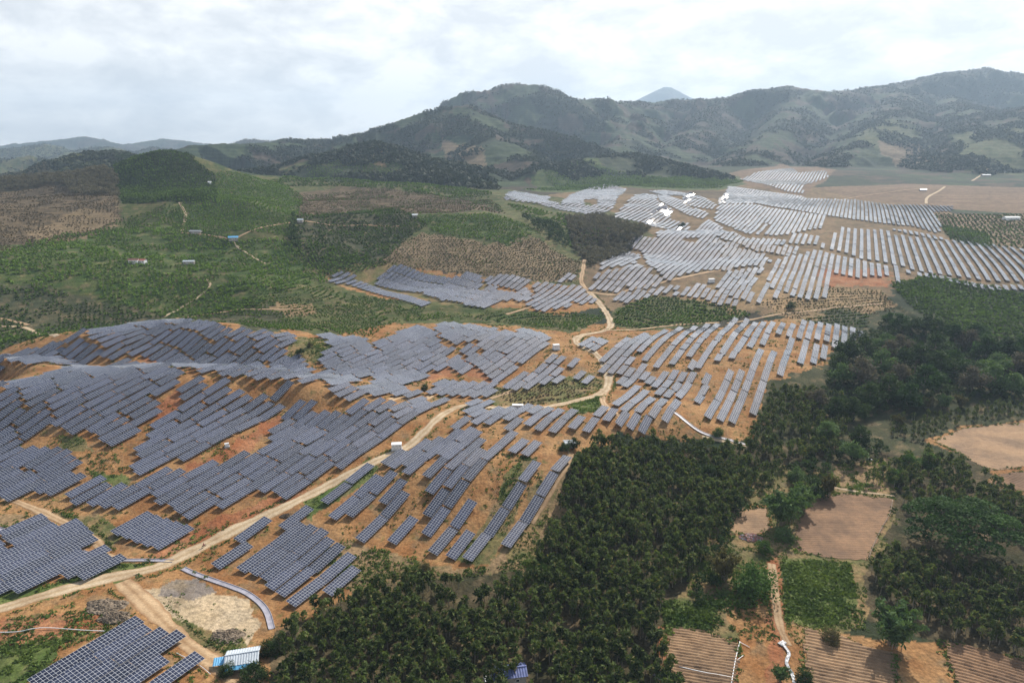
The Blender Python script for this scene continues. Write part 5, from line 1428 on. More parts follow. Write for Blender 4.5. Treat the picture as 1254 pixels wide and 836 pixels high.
def rain_tree(seed, h, r, n):
    rs = np.random.default_rng(seed); tr = MB(); C = []; T_ = []
    tr.tube([(0, 0, -.5), (.2, .1, h * .2), (.3, 0, h * .34)], [.75, .6, .5], 9)
    lob = 34
    for i in range(lob):
        a = i * 2.39996; q = math.sqrt((i + .5) / lob); rr = r * .86 * q
        c = np.array([rr * math.cos(a), rr * math.sin(a) * .92, h * (.52 + .36 * (1 - q * q)) + rs.normal(0, 1.0)]); lr = r * rs.uniform(.17, .27)
        if i % 2 == 0: tr.tube([(.3, 0, h * .32), tuple(c * np.array([.5, .5, .5]) + np.array([0, 0, h * .22])), tuple(c)], [.26, .16, .05], 5)
        m = n // lob; d = rs.normal(size=(m, 3)); d /= np.linalg.norm(d, axis=1)[:, None]; d[:, 2] = np.abs(d[:, 2]) * .9 - .12
        C.append(c + d * (rs.uniform(.2, 1, m) ** .4)[:, None] * lr * np.array([1, 1, .72])); T_.append(np.clip(.36 + rs.normal(0, .17, m) + rs.normal(0, .12), 0, 1))
    C = np.vstack(C); return tr.mesh('trunk', MAT['bark'], True), C, np.concatenate(T_), rs.uniform(.45, .95, len(C))

def bamboo_plant(seed, h, r, culms, n, leaf):
    rs = np.random.default_rng(seed); tr = MB(); C = []; T_ = []
    for i in range(culms):
        a = rs.uniform(0, 6.28); lean = r * rs.uniform(.3, 1.0); b0 = np.array([rs.normal(0, r * .12), rs.normal(0, r * .12), -.3]); hh = h * rs.uniform(.7, 1.05)
        pts = [b0 + np.array([math.cos(a) * lean * t * t, math.sin(a) * lean * t * t, hh * (t - .22 * t * t * t)]) for t in np.linspace(0, 1, 6)]
        tr.tube(pts, [.07, .065, .06, .05, .035, .015], 4)
        m = n // culms; t = rs.uniform(.28, 1.0, m)
        base = np.stack([np.interp(t, np.linspace(0, 1, 6), [p[k] for p in pts]) for k in range(3)], 1)
        C.append(base + rs.normal(0, 1, (m, 3)) * (np.array([.55, .55, .4]) * (1.35 - t[:, None]) * r * .28)); T_.append(np.clip(.42 + rs.normal(0, .2, m) + .1 * rs.normal(), 0, 1))
    return tr.mesh('culms', MAT['olive_leaf'] if False else MAT['pale_bark'], True), np.vstack(C), np.concatenate(T_), rs.uniform(leaf * .6, leaf * 1.3, n // culms * culms)

PROTO = {}
def proto(kind, mat):
    key = (kind, mat)
    if key in PROTO: return PROTO[key]
    k = kind
    if k.startswith('round'):
        s = int(k[-1]); tm, C, T_, z = broad_tree(40 + s, 10.0, 5.4, 2000, .62, 10 + s, .8, .2)
        up, asp = .35, 1.5
    elif k.startswith('bush'):
        tm, C, T_, z = broad_tree(61, 7.0, 4.6, 2600, .42, 14, .85, .05); up, asp = .35, 1.5
    elif k.startswith('rain'):
        tm, C, T_, z = rain_tree(71, 16.0, 21.0, 12000); up, asp = .9, 1.5
    elif k.startswith('bamboo'):
        tm, C, T_, z = bamboo_plant(81 + int(k[-1]), 11.0, 5.2, 34, 3000, .5); up, asp = .1, 2.6
    elif k.startswith('bare'):
        s = int(k[-1]); tm, C, T_, z = broad_tree(90 + s, 9.0, 4.0, 520, .6, 10, .9, .25); up, asp = .2, 1.5
    PROTO[key] = (tm, leaf_mesh('crown', C, z, MAT[mat], T_, up, asp))
    return PROTO[key]

def tree(px, py, kind, mat, s, label, name='tree', group=None, sz=1.0, rz=None):
    g = G(px, py)
    r = empty(name, g, random.uniform(0, 6.28) if rz is None else rz); s *= 1.3; r.scale = (s, s, s * sz)
    tag(r, label, 'bamboo' if kind.startswith('bamboo') else 'tree', group)
    tm, cm = proto(kind, mat)
    link('culms' if kind.startswith('bamboo') else 'trunk', tm, r); link('crown', cm, r)
    return r

tree(1172, 672, 'rain0', 'rain_leaf', .80, 'huge dark rain tree with a wide flat umbrella crown', 'rain_tree', None, 1.0, .4)
tree(921, 728, 'bush0', 'bright_leaf', 1.22, 'dense round bright green tree beside the red footpath', 'tree')
tree(886, 708, 'bamboo1', 'olive_leaf', .85, 'dry olive brown bamboo clump behind the round bright green tree', 'bamboo_clump')
tree(1093, 790, 'bamboo2', 'bamboo_leaf', 1.15, 'big dark bamboo clump above the wide furrowed field', 'bamboo_clump')
tree(958, 642, 'bamboo1', 'bamboo_leaf', 1.25, 'tall feathery bamboo clump left of the square field', 'bamboo_clump')
tree(982, 624, 'bamboo2', 'bamboo_leaf', .95, 'smaller feathery bamboo between the tall bamboo and the square field', 'bamboo_clump')
tree(960, 660, 'bush0', 'bamboo_leaf', .62, 'low pale green thicket at the corner of the square field', 'tree')
tree(936, 676, 'bush0', 'bright_leaf', .55, 'small rounded tree between the debris heap and the red footpath', 'tree')
tree(996, 606, 'bush0', 'tree_leaf', .95, 'dark round tree at the back corner of the square field', 'tree')
tree(974, 588, 'bush0', 'bamboo_leaf', .72, 'pale green round tree behind the feathery bamboo', 'tree')
tree(1014, 606, 'bamboo1', 'olive_leaf', .62, 'narrow brown bamboo at the left end of the pale bund', 'bamboo_clump', None, 1.25)
tree(868, 590, 'bush0', 'tree_leaf', .95, 'rounded tree bulging above the right side of the dark plantation', 'tree')
tree(897, 622, 'bush0', 'tree_leaf', .75, 'low rounded tree beside the small bare plot', 'tree')
tree(1043, 566, 'round1', 'bamboo_leaf', .85, 'grey green round tree behind the thin plantation', 'tree')
tree(1052, 545, 'round0', 'tree_leaf', .8, 'dark tree left of the bright leafy copse', 'tree')
tree(1010, 540, 'round2', 'bamboo_leaf', .9, 'pale feathery tree in the plantation below the right rows', 'tree')
tree(1112, 575, 'bush0', 'bright_leaf', .85, 'bright green bushy tree left of the upper ploughed field', 'tree', 'bright green trees of the leafy copse')
tree(1138, 572, 'bush0', 'bright_leaf', .8, 'middle bright green bush in the leafy copse', 'tree', 'bright green trees of the leafy copse')
tree(1096, 590, 'bush0', 'bright_leaf', .65, 'lowest bright green bush in the leafy copse', 'tree', 'bright green trees of the leafy copse')
tree(879, 534, 'bush0', 'bright_leaf', .5, 'small yellow green tree beside the pale concrete drain', 'tree')
tree(312, 832, 'bush0', 'tree_leaf', .62, 'dark leafy tree at the right end of the blue roofed shed', 'tree')
tree(278, 826, 'bush0', 'tree_leaf', .38, 'low dark bush at the left front of the blue roofed shed', 'shrub')
tree(329, 800, 'bush0', 'tree_leaf', .5, 'round shrub between the grey drain and the lower plantation', 'shrub')
tree(690, 552, 'bush0', 'tree_leaf', .45, 'dark bush around the little white roofed hut', 'shrub')
tree(703, 549, 'round0', 'tree_leaf', .42, 'small tree rising right of the little white roofed hut', 'tree')
tree(662, 700, 'bush0', 'bright_leaf', .42, 'bright green bush in the grassy notch at the plantation edge', 'shrub')
tree(635, 712, 'bush0', 'tree_leaf', .48, 'dark bush at the foot of the long parallel rows', 'shrub')
tree(508, 708, 'bush0', 'tree_leaf', .45, 'dark shrub below the single small table', 'shrub')
tree(521, 700, 'bush0', 'olive_leaf', .40, 'brownish shrub below the first long parallel row', 'shrub')
tree(368, 436, 'round1', 'tree_leaf', .42, 'dark round bush on the left of the bare knoll', 'shrub')
tree(380, 425, 'round2', 'olive_leaf', .3, 'small olive bush on top of the bare knoll', 'shrub')
tree(520, 478, 'bush0', 'tree_leaf', .4, 'green bush inside the red loop of track', 'shrub')
tree(835, 280, 'round1', 'tree_leaf', .7, 'lone dark tree among the pale upper tables', 'tree')
tree(968, 378, 'bush0', 'tree_leaf', .7, 'dark shrub below the right ends of the upper rows', 'shrub')
tree(1018, 786, 'bush0', 'olive_leaf', .5, 'brown green shrub on the bank of the furrowed field', 'shrub')
tree(985, 836, 'bush0', 'tree_leaf', .45, 'dark shrub right of the white plastic sheet', 'shrub')
tree(955, 834, 'bamboo2', 'bamboo_leaf', .42, 'pale grassy clump left of the white plastic sheet', 'bamboo_clump')
tree(822, 850, 'bush0', 'tree_leaf', .75, 'round dark tree at the lower edge left of the small furrowed field', 'tree')

WOOD = [(1039, 447, 1.0), (1058, 440, .85), (1052, 472, 1.05), (1076, 460, 1.0), (1090, 446, 1.0), (1102, 432, .8), (1080, 430, .75), (1098, 477, 1.0), (1120, 458, 1.2), (1142, 444, 1.2), (1150, 464, 1.1), (1168, 458, .95),
        (1130, 484, 1.1), (1086, 492, .95), (1064, 498, .85), (1110, 500, .9), (1100, 404, .8), (1116, 411, .85), (1132, 409, .85), (1150, 416, .95), (1168, 422, .95), (1184, 428, .9), (1196, 418, .8), (1152, 434, .8),
        (1206, 442, 1.1), (1226, 444, 1.1), (1246, 446, 1.1), (1216, 462, .95), (1242, 462, .95), (1190, 480, .95), (1216, 478, .95), (1238, 482, .8), (1088, 398, .6), (1030, 470, .8), (1028, 455, .7), (1270, 450, 1.1), (1290, 470, 1.2), (1000, 500, .7), (1022, 512, .75), (1045, 515, .8)]
srt = sorted(WOOD, key=lambda w: w[1])
rws = [srt[i:i + 8] for i in range(0, len(srt), 8)]
RN = ['rearmost', 'second', 'middle', 'fourth', 'front']
for i, r_ in enumerate(rws):
    for j, (x, y, s) in enumerate(sorted(r_)):
        m = ['tree_leaf', 'tree_leaf', 'grey_leaf', 'rain_leaf', 'bamboo_leaf'][random.randrange(5)]
        look = {'tree_leaf': 'dark green', 'grey_leaf': 'grey brown', 'rain_leaf': 'deep green', 'bamboo_leaf': 'paler green'}[m]
        tree(x, y, 'round%d' % random.randrange(3), m, s * 1.35, '%s round tree, %s from left in the %s rank of the dark wood' % (look, ORD[j], RN[i]), 'tree', 'round trees of the dark wood')
for x, y, s in ((1134, 500, .62), (1156, 500, .7), (1176, 498, .6), (1100, 522, .55)):
    tree(x, y, 'bamboo1' if x < 1170 else 'bamboo2', 'olive_leaf' if x != 1156 else 'bamboo_leaf', s, {1134: 'yellow olive bamboo in front of the dark wood', 1156: 'green bamboo beside the yellow olive bamboo', 1176: 'rightmost olive bamboo in front of the dark wood', 1100: 'lone low olive bamboo below the dark wood'}[x], 'bamboo_clump', 'bamboo clumps in front of the dark wood')

def merged_wood(name, polys, kinds, sp, sc_, label, mat):
    """a far wood nobody could count: one mass of small tree crowns"""
    C = []; T_ = []; Z_ = []
    vs = []
    for i in range(4):
        rs = 4.2
        n = 70
        c = ball(n, (3.0, 3.0, 2.5), .5); c[:, 2] += 4.4
        c = np.vstack([c, np.column_stack([np.zeros(6), np.zeros(6), np.linspace(0, 3, 6)])])
        vs.append((c, np.clip(np.concatenate([.35 + .06 * (c[:n, 2] - 4.4) + rng.normal(0, .15, n), np.zeros(6)]), 0, 1), np.concatenate([rng.uniform(.8, 1.5, n), np.full(6, .5)])))
    P = np.vstack([grid_points(p, sp, .35) for p in polys]); P = np.column_stack([P, hgt(P[:, 0], P[:, 1])])
    P = P[seen(P + (0, 0, 5), 1)]
    a, b, c = bake(vs, P, sc_ * rng.uniform(.6, 1.25, len(P)), rng.uniform(0, 6, len(P)))
    tag(link(name, leaf_mesh(name, a, c, MAT[mat], b, .35, 1.4)), label, 'wood', None, 'stuff')
    print(name, len(P))
merged_wood('scrub_wood', [[(690, 268), (735, 264), (798, 282), (760, 315), (724, 328), (700, 302)]], None, 5.5, .95, 'leafless grey scrub wood on the shoulder above the saddle track', 'grey_leaf')
merged_wood('bare_wood', [[(-40, 212), (60, 205), (138, 212), (143, 236), (60, 226), (-40, 236)], [(80, 225), (143, 218), (145, 242), (90, 240)]], None, 7, 1.15, 'grey brown leafless wood along the left hilltop', 'grey_leaf')
merged_wood('dark_understorey', [[(1015, 445), (1040, 415), (1090, 392), (1150, 405), (1254, 425), (1350, 430), (1350, 490), (1254, 488), (1130, 500), (1040, 520), (1000, 500)], [(950, 580), (1000, 545), (1080, 540), (1090, 560), (1030, 572), (985, 600)], [(845, 690), (870, 650), (905, 612), (920, 600), (905, 650), (880, 720), (850, 745)]], None, 4.6, .62, 'dark undergrowth filling the ground between the right hand trees', 'tree_leaf')
merged_wood('hill_wood', [[(138, 200), (160, 188), (235, 195), (240, 199), (160, 194), (140, 208)], [(640, 268), (680, 275), (700, 300), (690, 305), (655, 280)], [(360, 262), (368, 290), (362, 318), (356, 300)]], None, 6.5, 1.0, 'narrow belts of dark trees on the green hilltops', 'tree_leaf')

def mountain_cover():
    """far forest on the ranges: crowns too small and many to tell apart"""
    m = (MTN > .4) & (GY > 1150) & (GY < 6500) & (np.abs(GX / GY) < .86)
    zn = fbm(GX / 120.0, GY / 120.0, 3, 601)
    zc = fbm(GX / 150.0, GY / 150.0, 3, 77); z3 = fbm(GX / 90.0, GY / 90.0, 3, 79)
    m &= (zn > .32) & ~((zc > .60) & (GY < 4300)) & ~((z3 > .68) & (GY < 4300))
    ix = np.flatnonzero(m); w = np.exp(-.5 * 0) ; ix = rng.choice(ix, min(105000, len(ix)), False)
    x, y, z = GX.ravel()[ix], GY.ravel()[ix], HB.ravel()[ix]
    x = x + rng.normal(0, 6, len(x)); y = y + rng.normal(0, 6, len(x)); z = hgt(x, y)
    P = np.column_stack([x, y, z]); P = P[seen(P + (0, 0, 10), 2)]
    n = len(P); k = 5; s = rng.uniform(.7, 1.4, (n, 1))
    off = ball(n * k, (4.2, 4.2, 3.4), .2).reshape(n, k, 3); off[..., 2] += 4.0
    C = (P[:, None] + off * s[..., None]).reshape(-1, 3)
    tn = np.clip(np.repeat(fbm(P[:, 0] / 90, P[:, 1] / 90, 3, 611) * 1.4 - .25 + rng.normal(0, .12, n), k) + rng.normal(0, .1, n * k), 0, 1)
    tag(link('mountain_forest', leaf_mesh('mountain_forest', C, (rng.uniform(3.5, 7, (n, k)) * s).ravel(), MAT['mountain_leaf'], tn, .6, 1.3)), 'dark forest mass covering the far mountain slopes', 'forest', None, 'stuff')
    print('MOUNTAIN', n)
mountain_cover()

# ------------------------------------------------------------------ buildings and small things
def corrugated(m, p0, p1, p2, p3, n=26, amp=.05):
    """ridged roof sheet between eave p0-p1 and ridge p3-p2"""
    p0, p1, p2, p3 = map(np.array, (p0, p1, p2, p3)); p0 = p0 * 1.0
    nn = np.cross(p1 - p0, p3 - p0); nn = nn / np.linalg.norm(nn)
    base = len(m.v)
    for i in range(n + 1):
        t = i / n; off = nn * amp * (1 if i % 2 else -1)
        for q in (p0 + (p1 - p0) * t + off, p3 + (p2 - p3) * t + off, p0 + (p1 - p0) * t + off - nn * .04, p3 + (p2 - p3) * t + off - nn * .04): m.v.append(tuple(q))
    for i in range(n):
        a = base + 4 * i; m.f += [(a, a + 4, a + 5, a + 1), (a + 3, a + 7, a + 6, a + 2), (a, a + 2, a + 6, a + 4), (a + 1, a + 5, a + 7, a + 3)]

def gable_shed(name, px, py, rz, L, W, H, rise, roof_mat, wall_mat, label, cat='shed', lean=None, door=True, windows=2, over=.5):
    root = empty(name, G(px, py), math.radians(rz)); tag(root, label, cat)
    b = MB(); b.box((0, 0, H / 2 - .3), (L, W, H + .6))
    for s in (-1, 1): b.v += [(s * L / 2, -W / 2, H), (s * L / 2, W / 2, H), (s * L / 2, 0, H + rise), (s * (L / 2 - .15), -W / 2, H), (s * (L / 2 - .15), W / 2, H), (s * (L / 2 - .15), 0, H + rise)]; i = len(b.v) - 6; b.f += [(i, i + 1, i + 2), (i + 3, i + 5, i + 4)]
    b.build('wall', wall_mat, root)
    lo = rise * over / (W / 2)
    r = MB(); corrugated(r, (-L / 2 - over, -W / 2 - over, H - lo + .08), (L / 2 + over, -W / 2 - over, H - lo + .08), (L / 2 + over, 0, H + rise + .08), (-L / 2 - over, 0, H + rise + .08))
    corrugated(r, (L / 2 + over, W / 2 + over, H - lo + .08), (-L / 2 - over, W / 2 + over, H - lo + .08), (-L / 2 - over, 0, H + rise + .08), (L / 2 + over, 0, H + rise + .08))
    rf = r.build('roof', roof_mat, root)
    rc = MB(); rc.box((0, 0, H + rise + .14), (L + 2 * over, .35, .08)); rc.build('ridge_cap', roof_mat, rf)
    if door:
        d = MB(); d.box((0, 0, 1.0), (1.0, .07, 2.0)); d.box((.35, -.05, 1.0), (.08, .06, .12)); d.build('door', MAT['grey_metal'], root, (-L * .12, -W / 2 - .03, 0))
    for k in range(windows):
        f = MB(); f.box((0, 0, 0), (1.1, .08, .9)); x = L * (.22 + .2 * k) if k < 1 else -L * .36
        fr = f.build('window', MAT['white_paint'], root, (x, -W / 2 - .03, 1.5)); p = MB(); p.box((0, -.045, 0), (.92, .02, .74)); p.build('pane', MAT['dark_glass'], fr)
    return root

def lean_to(root, L, W, H, mat, x, y, posts=True):
    r = MB(); corrugated(r, (x - L / 2, y - W, H - .45), (x + L / 2, y - W, H - .45), (x + L / 2, y, H), (x - L / 2, y, H), 14)
    rf = r.build('lean_to_roof', mat, root)
    for sx in (-1, 1):
        p = MB(); p.tube([(0, 0, -.4), (0, 0, H - .45)], [.06, .06], 6); p.build('post', MAT['bark'], root, (x + sx * (L / 2 - .2), y - W + .2, 0))

sh = gable_shed('shed', 298, 812, 14, 8.0, 5.6, 2.5, .9, MAT['white_roof'], MAT['grey_wall'], 'low shed with white and sky blue sheet roof beside the drain')
lean_to(sh, 4.2, 2.8, 2.55, MAT['blue_roof'], -5.4, 1.0)
lean_to(sh, 8.0, 1.2, 2.35, MAT['blue_roof'], 0, -3.25)
gable_shed('hut', 697, 546, 8, 4.4, 3.4, 2.2, .5, MAT['white_roof'], MAT['grey_wall'], 'little white roofed hut wrapped in bushes at the plantation corner', 'hut', windows=1)
gh = gable_shed('house', 624, 832, 10, 8.5, 4.6, 3.0, .9, MAT['deep_blue_roof'], MAT['grey_wall'], 'house with a faded violet blue roof between the plantation trees', 'house')
lean_to(gh, 3.5, 2.2, 2.4, MAT['grey_metal'], -5.6, 0.4)
gable_shed('house', 286, 294, 20, 9, 6.5, 3.0, 1.2, MAT['blue_roof'], MAT['grey_wall'], 'hillside house with a bright blue roof at the track junction', 'house')
gable_shed('house', 240, 286, -5, 12, 5, 2.8, .8, MAT['grey_metal'], MAT['grey_wall'], 'long grey shed at the foot of the straight hill track', 'shed')
gable_shed('house', 164, 322, 12, 8, 5, 3.0, 1.3, MAT['brown_tile'], MAT['white_paint'], 'brown tiled house, left of a pair in the orchard', 'house')
gable_shed('house', 175, 322, -8, 6, 4.5, 2.8, 1.0, MAT['red_cloth'], MAT['white_paint'], 'red roofed house, right of a pair in the orchard', 'house')
gable_shed('house', 232, 323, 4, 10, 4.5, 2.6, .7, MAT['white_roof'], MAT['grey_wall'], 'low pale roofed shed alone among bright green bushes', 'shed')
gable_shed('hut', 508, 266, 10, 6, 5, 3.0, .9, MAT['white_roof'], MAT['grey_wall'], 'white hut on the hilltop left of the upper tables', 'hut')
gable_shed('hut', 368, 272, 0, 6, 4, 2.8, .9, MAT['white_roof'], MAT['grey_wall'], 'pale hut at the left end of the terraced brown hill', 'hut')
gable_shed('hut', 257, 225, 0, 4, 3.5, 2.8, .8, MAT['white_paint'], MAT['white_paint'], 'tiny white hut on the right edge of the dark hilltop grove', 'hut', windows=0)
gable_shed('shed', 1207, 216, 6, 26, 9, 4, 1.5, MAT['white_roof'], MAT['grey_wall'], 'far white roofed shed beside the pale track', 'shed', windows=0)
gable_shed('shed', 1238, 269, 4, 22, 8, 3.5, 1.3, MAT['white_roof'], MAT['white_paint'], 'long white shed at the right end of the upper tables', 'shed')
gable_shed('shed', 1130, 234, 4, 14, 6, 3.5, 1.0, MAT['grey_metal'], MAT['grey_wall'], 'small grey shed on the far brown field', 'shed', windows=0)

def kiosk(px, py, rz, L, W, H, label):
    root = empty('transformer_kiosk', G(px, py), math.radians(rz)); tag(root, label, 'transformer kiosk', 'white kiosks of the solar park')
    p = MB(); p.box((0, 0, .15), (L + .7, W + .7, .7)); p.build('plinth', MAT['concrete'], root)
    b = MB(); b.box((0, 0, .5 + H / 2), (L, W, H)); b.build('cabinet', MAT['white_paint'], root)
    t = MB(); t.box((0, 0, .5 + H + .09), (L + .25, W + .25, .16)); t.build('roof', MAT['white_paint'], root)
    n = max(2, int(L / 1.3))
    for k in range(n):
        d = MB(); d.box((0, 0, 0), (L / n - .16, .05, H - .3)); dd = d.build('door', MAT['white_paint'], root, (-L / 2 + (k + .5) * L / n, -W / 2 - .027, .5 + H / 2))
        g = MB(); [g.box((0, -.03, .45 + .12 * q), (L / n - .5, .03, .05)) for q in range(5)]; g.build('louvre', MAT['grey_metal'], dd)
        h = MB(); h.box((L / n / 2 - .2, -.045, -.1), (.05, .05, .25)); h.build('handle', MAT['dark_paint'], dd)
kiosk(486, 551, 8, 4.4, 2.8, 2.7, 'white kiosk on a concrete pad by the road end of the apron')
kiosk(634, 500, -3, 5.6, 2.4, 1.5, 'long low white kiosk behind the strip along the road')
kiosk(681, 428, 15, 4.2, 3.0, 3.0, 'tall white kiosk beside the bend of the upper road')
kiosk(871, 346, 10, 5.5, 3.5, 3.2, 'pale kiosk at the end of the side track among upper tables')
kiosk(278, 547, 30, 1.6, 1.1, 1.1, 'little white cabinet at the foot of the flowing rows')

def heap(name, px, py, r, h, n, mats, label, cat):
    """lumpy mound, faces of two or three materials mixed over it"""
    k = 34; g = np.linspace(-1, 1, k); x, y = np.meshgrid(g, g)
    o = G(px, py); sd = random.uniform(0, 90)
    rr = np.hypot(x, y) + (fbm(x * 2 + sd, y * 2, 3, 5) - .5) * .7
    z = h * np.clip(1 - rr, 0, 1) ** .7 * (.45 + 1.1 * fbm(x * 6 + sd, y * 6, 3, 8)) + (rng.uniform(-.12, .22, x.shape)) * (rr < 1)
    X = x * r * 1.5; Y = y * r; Zz = hgt(X + o[0], Y + o[1]) - o[2] + z - .03
    i = np.arange(k * k).reshape(k, k); F = np.stack([i[:-1, :-1], i[:-1, 1:], i[1:, 1:], i[1:, :-1]], -1).reshape(-1, 4)
    inside = (rr[:-1, :-1] < 1).ravel(); F = F[inside]
    used = np.unique(F); rm = np.full(k * k, -1); rm[used] = np.arange(len(used))
    me = np_mesh(name, np.stack([X, Y, Zz], -1).reshape(-1, 3)[used], rm[F])
    for m in mats: me.materials.append(m)
    pat = fbm(X * 1.1 + sd, Y * 1.1, 2, 9)[:-1, :-1].ravel()[inside] + rng.uniform(-.2, .2, len(F))
    me.polygons.foreach_set('material_index', np.clip((pat * 2.2 - .35) * len(mats) / 1.4, 0, len(mats) - 1).astype(np.int32))
    tag(link(name, me, None, tuple(o)), label, cat)
MAT['rock'] = plain_mat('rock', (0.23, 0.18, 0.13), .9, 0, .35, 1.2)
MAT['brush'] = plain_mat('brush', (0.15, 0.115, 0.08), .95, 0, .4, 1.5)
heap('debris_heap', 919, 658, 3.0, .9, 26, [MAT['tarp'], MAT['red_cloth'], MAT['rock']], 'heap of white and reddish debris at the small bare plot', 'debris')
heap('rubble_heap', 128, 742, 4.2, 1.1, 50, [MAT['rock'], MAT['brush']], 'grey rubble heap in the fork of the dirt roads', 'rubble')
heap('rubble_heap', 140, 756, 3.0, 1.2, 40, [MAT['brush'], MAT['rock']], 'darker brushwood heap below the grey rubble heap', 'rubble')
heap('rubble_heap', 278, 778, 3.5, .8, 40, [MAT['brush'], MAT['rock']], 'pale scrap heap above the shed roof', 'rubble')
heap('rubble_heap', 350, 632, 1.6, .9, 18, [MAT['brush'], MAT['rock']], 'small dark earth heap at the edge of the pale road', 'rubble')
heap('rubble_heap', 812, 826, 2.0, .6, 22, [MAT['tarp'], MAT['rock']], 'scattered pale scraps at the lower plantation edge', 'rubble')

def sheet(name, pix, width, label, mat):
    c = resample(gpoly(pix), .5); t = np.gradient(c, axis=0); t /= np.linalg.norm(t, axis=1)[:, None] + 1e-9; nn = np.stack([-t[:, 1], t[:, 0]], 1)
    off = np.linspace(-.5, .5, 9); w = width * (.6 + .8 * fbm(c[:, 0], c[:, 1], 3, 77))
    P = c[:, None] + nn[:, None] * off[None, :, None] * w[:, None, None]
    z = hgt(P[..., 0], P[..., 1]) + .12 + .5 * fbm(P[..., 0] * 1.3, P[..., 1] * 1.3, 3, 78)
    i = np.arange(len(c) * 9).reshape(-1, 9); F = np.stack([i[:-1, :-1], i[:-1, 1:], i[1:, 1:], i[1:, :-1]], -1).reshape(-1, 4)
    o = link(name, np_mesh(name, np.concatenate([P, z[..., None]], -1).reshape(-1, 3), F, mat, None, False))
    so = o.modifiers.new('thickness', 'SOLIDIFY'); so.thickness = .03
    return tag(o, label, 'plastic sheet')
sheet('plastic_sheet', [(957, 788), (966, 800), (963, 812), (970, 826), (976, 850)], .9, 'crumpled white plastic sheet lying in the ditch beside the furrowed field', MAT['tarp'])
sheet('plastic_sheet', [(955, 790), (961, 786)], 1.6, 'small scrap of white plastic above the long sheet', MAT['tarp'])
sheet('plastic_sheet', [(1062, 562), (1068, 564)], 2.0, 'bluish white sheet left of the bright leafy copse', MAT['tarp'])

def pipe(pix, r, label, mat, z=.25):
    c = resample(gpoly(pix), 2.0); m = MB()
    m.tube([(x, y, float(hgt(x, y)) + z) for x, y in c], [r] * len(c), 6)
    return tag(m.build('irrigation_pipe', mat, None, (0, 0, 0), 0, True), label, 'pipe')
pipe([(906, 786), (901, 806), (895, 840)], .14, 'white pipe along the right edge of the small furrowed field', MAT['white_paint'])
pipe([(822, 814), (855, 822), (897, 830)], .14, 'white pipe crossing the small furrowed field', MAT['white_paint'])
pipe([(905, 786), (918, 793)], .10, 'short white pipe lying at the corner of the small furrowed field', MAT['white_paint'])
pipe([(898, 812), (910, 803)], .10, 'short white pipe slanting on the bare soil', MAT['white_paint'])
pipe([(-20, 776), (20, 775), (50, 770), (90, 772), (128, 774)], .11, 'thin pale hose across the scrub above the corner block', MAT['white_paint'], .5)
pipe([(1093, 612), (1090, 628), (1078, 650), (1068, 672), (1064, 684)], .16, 'thin pale earth coloured pipe along the right side of the square field', MAT['rock'])
pipe([(216, 800), (240, 812), (258, 826)], .09, 'thin pale hose between the corner block and the dirt road', MAT['white_paint'], .3)

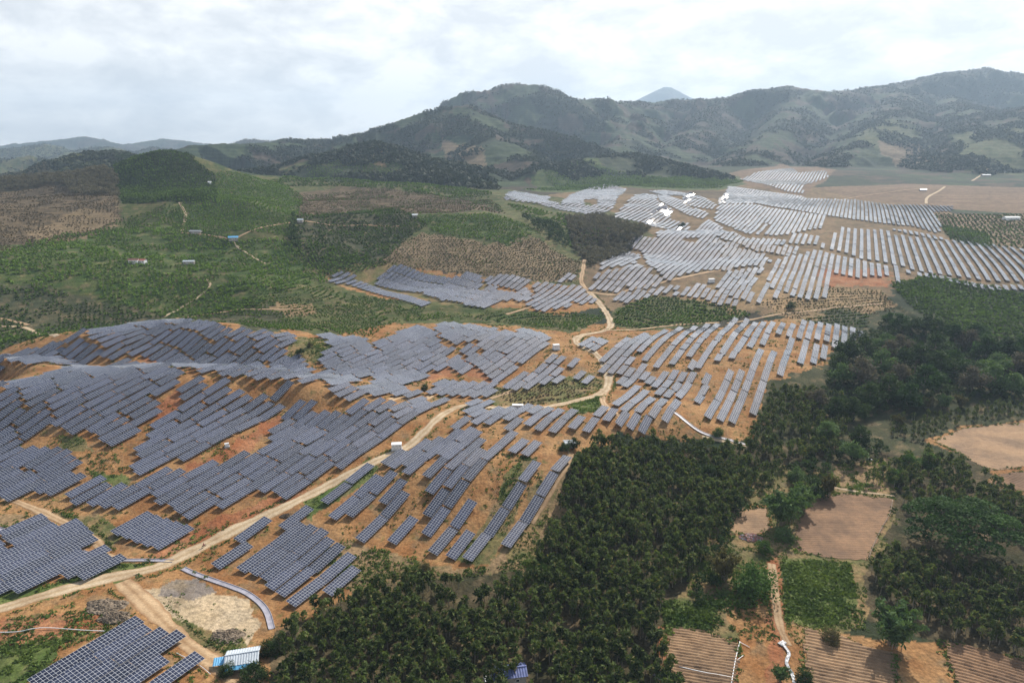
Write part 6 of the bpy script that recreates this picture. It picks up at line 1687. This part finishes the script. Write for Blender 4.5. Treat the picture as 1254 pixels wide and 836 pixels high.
def motorbike(px, py, rz):
    root = empty('motorcycle', G(px, py) + np.array([0, 0, .16]), math.radians(rz)); tag(root, 'small dark motorcycle with rider on the pale road', 'motorcycle')
    for x in (-.62, .62):
        w = MB(); w.tube([(x + .30 * math.cos(a), 0, .33 + .30 * math.sin(a)) for a in np.linspace(0, 2 * math.pi, 15)], [.06] * 15, 6, False); w.build('wheel', MAT['rubber'], root)
    b = MB(); b.tube([(-.6, 0, .62), (-.2, 0, .55), (.2, 0, .62), (.42, 0, .85)], [.09, .16, .15, .06], 8); b.tube([(.62, 0, .33), (.45, 0, .98)], [.04, .035], 6); b.tube([(-.62, 0, .33), (-.1, 0, .5)], [.04, .06], 6); b.build('body', MAT['dark_paint'], root, smooth=True)
    s = MB(); s.tube([(-.65, 0, .76), (-.3, 0, .74), (.05, 0, .76)], [.08, .13, .08], 8); s.build('seat', MAT['rubber'], root)
    h = MB(); h.tube([(.36, -.34, 1.02), (.45, 0, .98), (.36, .34, 1.02)], [.025, .025, .025], 6); h.build('handlebar', MAT['grey_metal'], root)
    p = tag(empty('person', root.location, root.rotation_euler[2]), 'rider in dark clothes astride the motorcycle on the pale road', 'person')
    m = MB()
    V = [(-.25, 0, .88), (-.22, 0, 1.1), (-.14, 0, 1.38), (-.10, 0, 1.5), (-.06, 0, 1.62), (-.06, 0, 1.74)]
    me = bpy.data.meshes.new('person_body')
    vv = V + [(-.12, .2, 1.36), (.10, .24, 1.14), (.34, .28, 1.06), (-.12, -.2, 1.36), (.10, -.24, 1.14), (.34, -.28, 1.06), (-.2, .12, .86), (.16, .2, .78), (.02, .2, .36), (.16, .2, .32), (-.2, -.12, .86), (.16, -.2, .78), (.02, -.2, .36), (.16, -.2, .32)]
    ee = [(0, 1), (1, 2), (2, 3), (3, 4), (4, 5), (2, 6), (6, 7), (7, 8), (2, 9), (9, 10), (10, 11), (0, 12), (12, 13), (13, 14), (14, 15), (0, 16), (16, 17), (17, 18), (18, 19)]
    me.from_pydata(vv, ee, [])
    o = link('body', me, p); rad = [.15, .15, .17, .06, .10, .09, .075, .05, .04, .075, .05, .04, .09, .075, .05, .045, .09, .075, .05, .045]
    sk = o.modifiers.new('skin', 'SKIN'); o.modifiers.new('sub', 'SUBSURF').levels = 1
    for i, r in enumerate(rad): me.skin_vertices[0].data[i].radius = (r, r)
    me.skin_vertices[0].data[0].use_root = True
    me.materials.append(MAT['red_cloth'])
    hb = MB(); hb.tube([(-.07, 0, 1.70), (-.07, 0, 1.78), (-.07, 0, 1.84)], [.115, .11, .05], 8); hb.build('helmet', MAT['dark_paint'], p, smooth=True)
motorbike(250, 670, 62)

# ------------------------------------------------------------------ the hazy air over the valley
def build_haze():
    m = bpy.data.materials.new('haze_air'); m.use_nodes = True; nt = m.node_tree; nt.nodes.clear()
    out = nt.nodes.new('ShaderNodeOutputMaterial'); v = nt.nodes.new('ShaderNodeVolumePrincipled')
    v.inputs['Color'].default_value = (0.58, 0.77, 1.0, 1); v.inputs['Density'].default_value = HAZE_DENSITY; v.inputs['Anisotropy'].default_value = 0.25
    nt.links.new(v.outputs[0], out.inputs['Volume'])
    zmin = float(HB.min()) - 1.0; zmax = max(float(HB.max()), CAM_H) + 12.0
    x = float(np.abs(GX).max()) + 60; y0 = -160.0; y1 = float(GY.max()) + 60
    b = MB(); b.box((0, (y0 + y1) / 2, (zmin + zmax) / 2), (2 * x, y1 - y0, zmax - zmin))
    tag(b.build('haze', m), kind='stuff')
HAZE_DENSITY = 8.5e-5
build_haze()
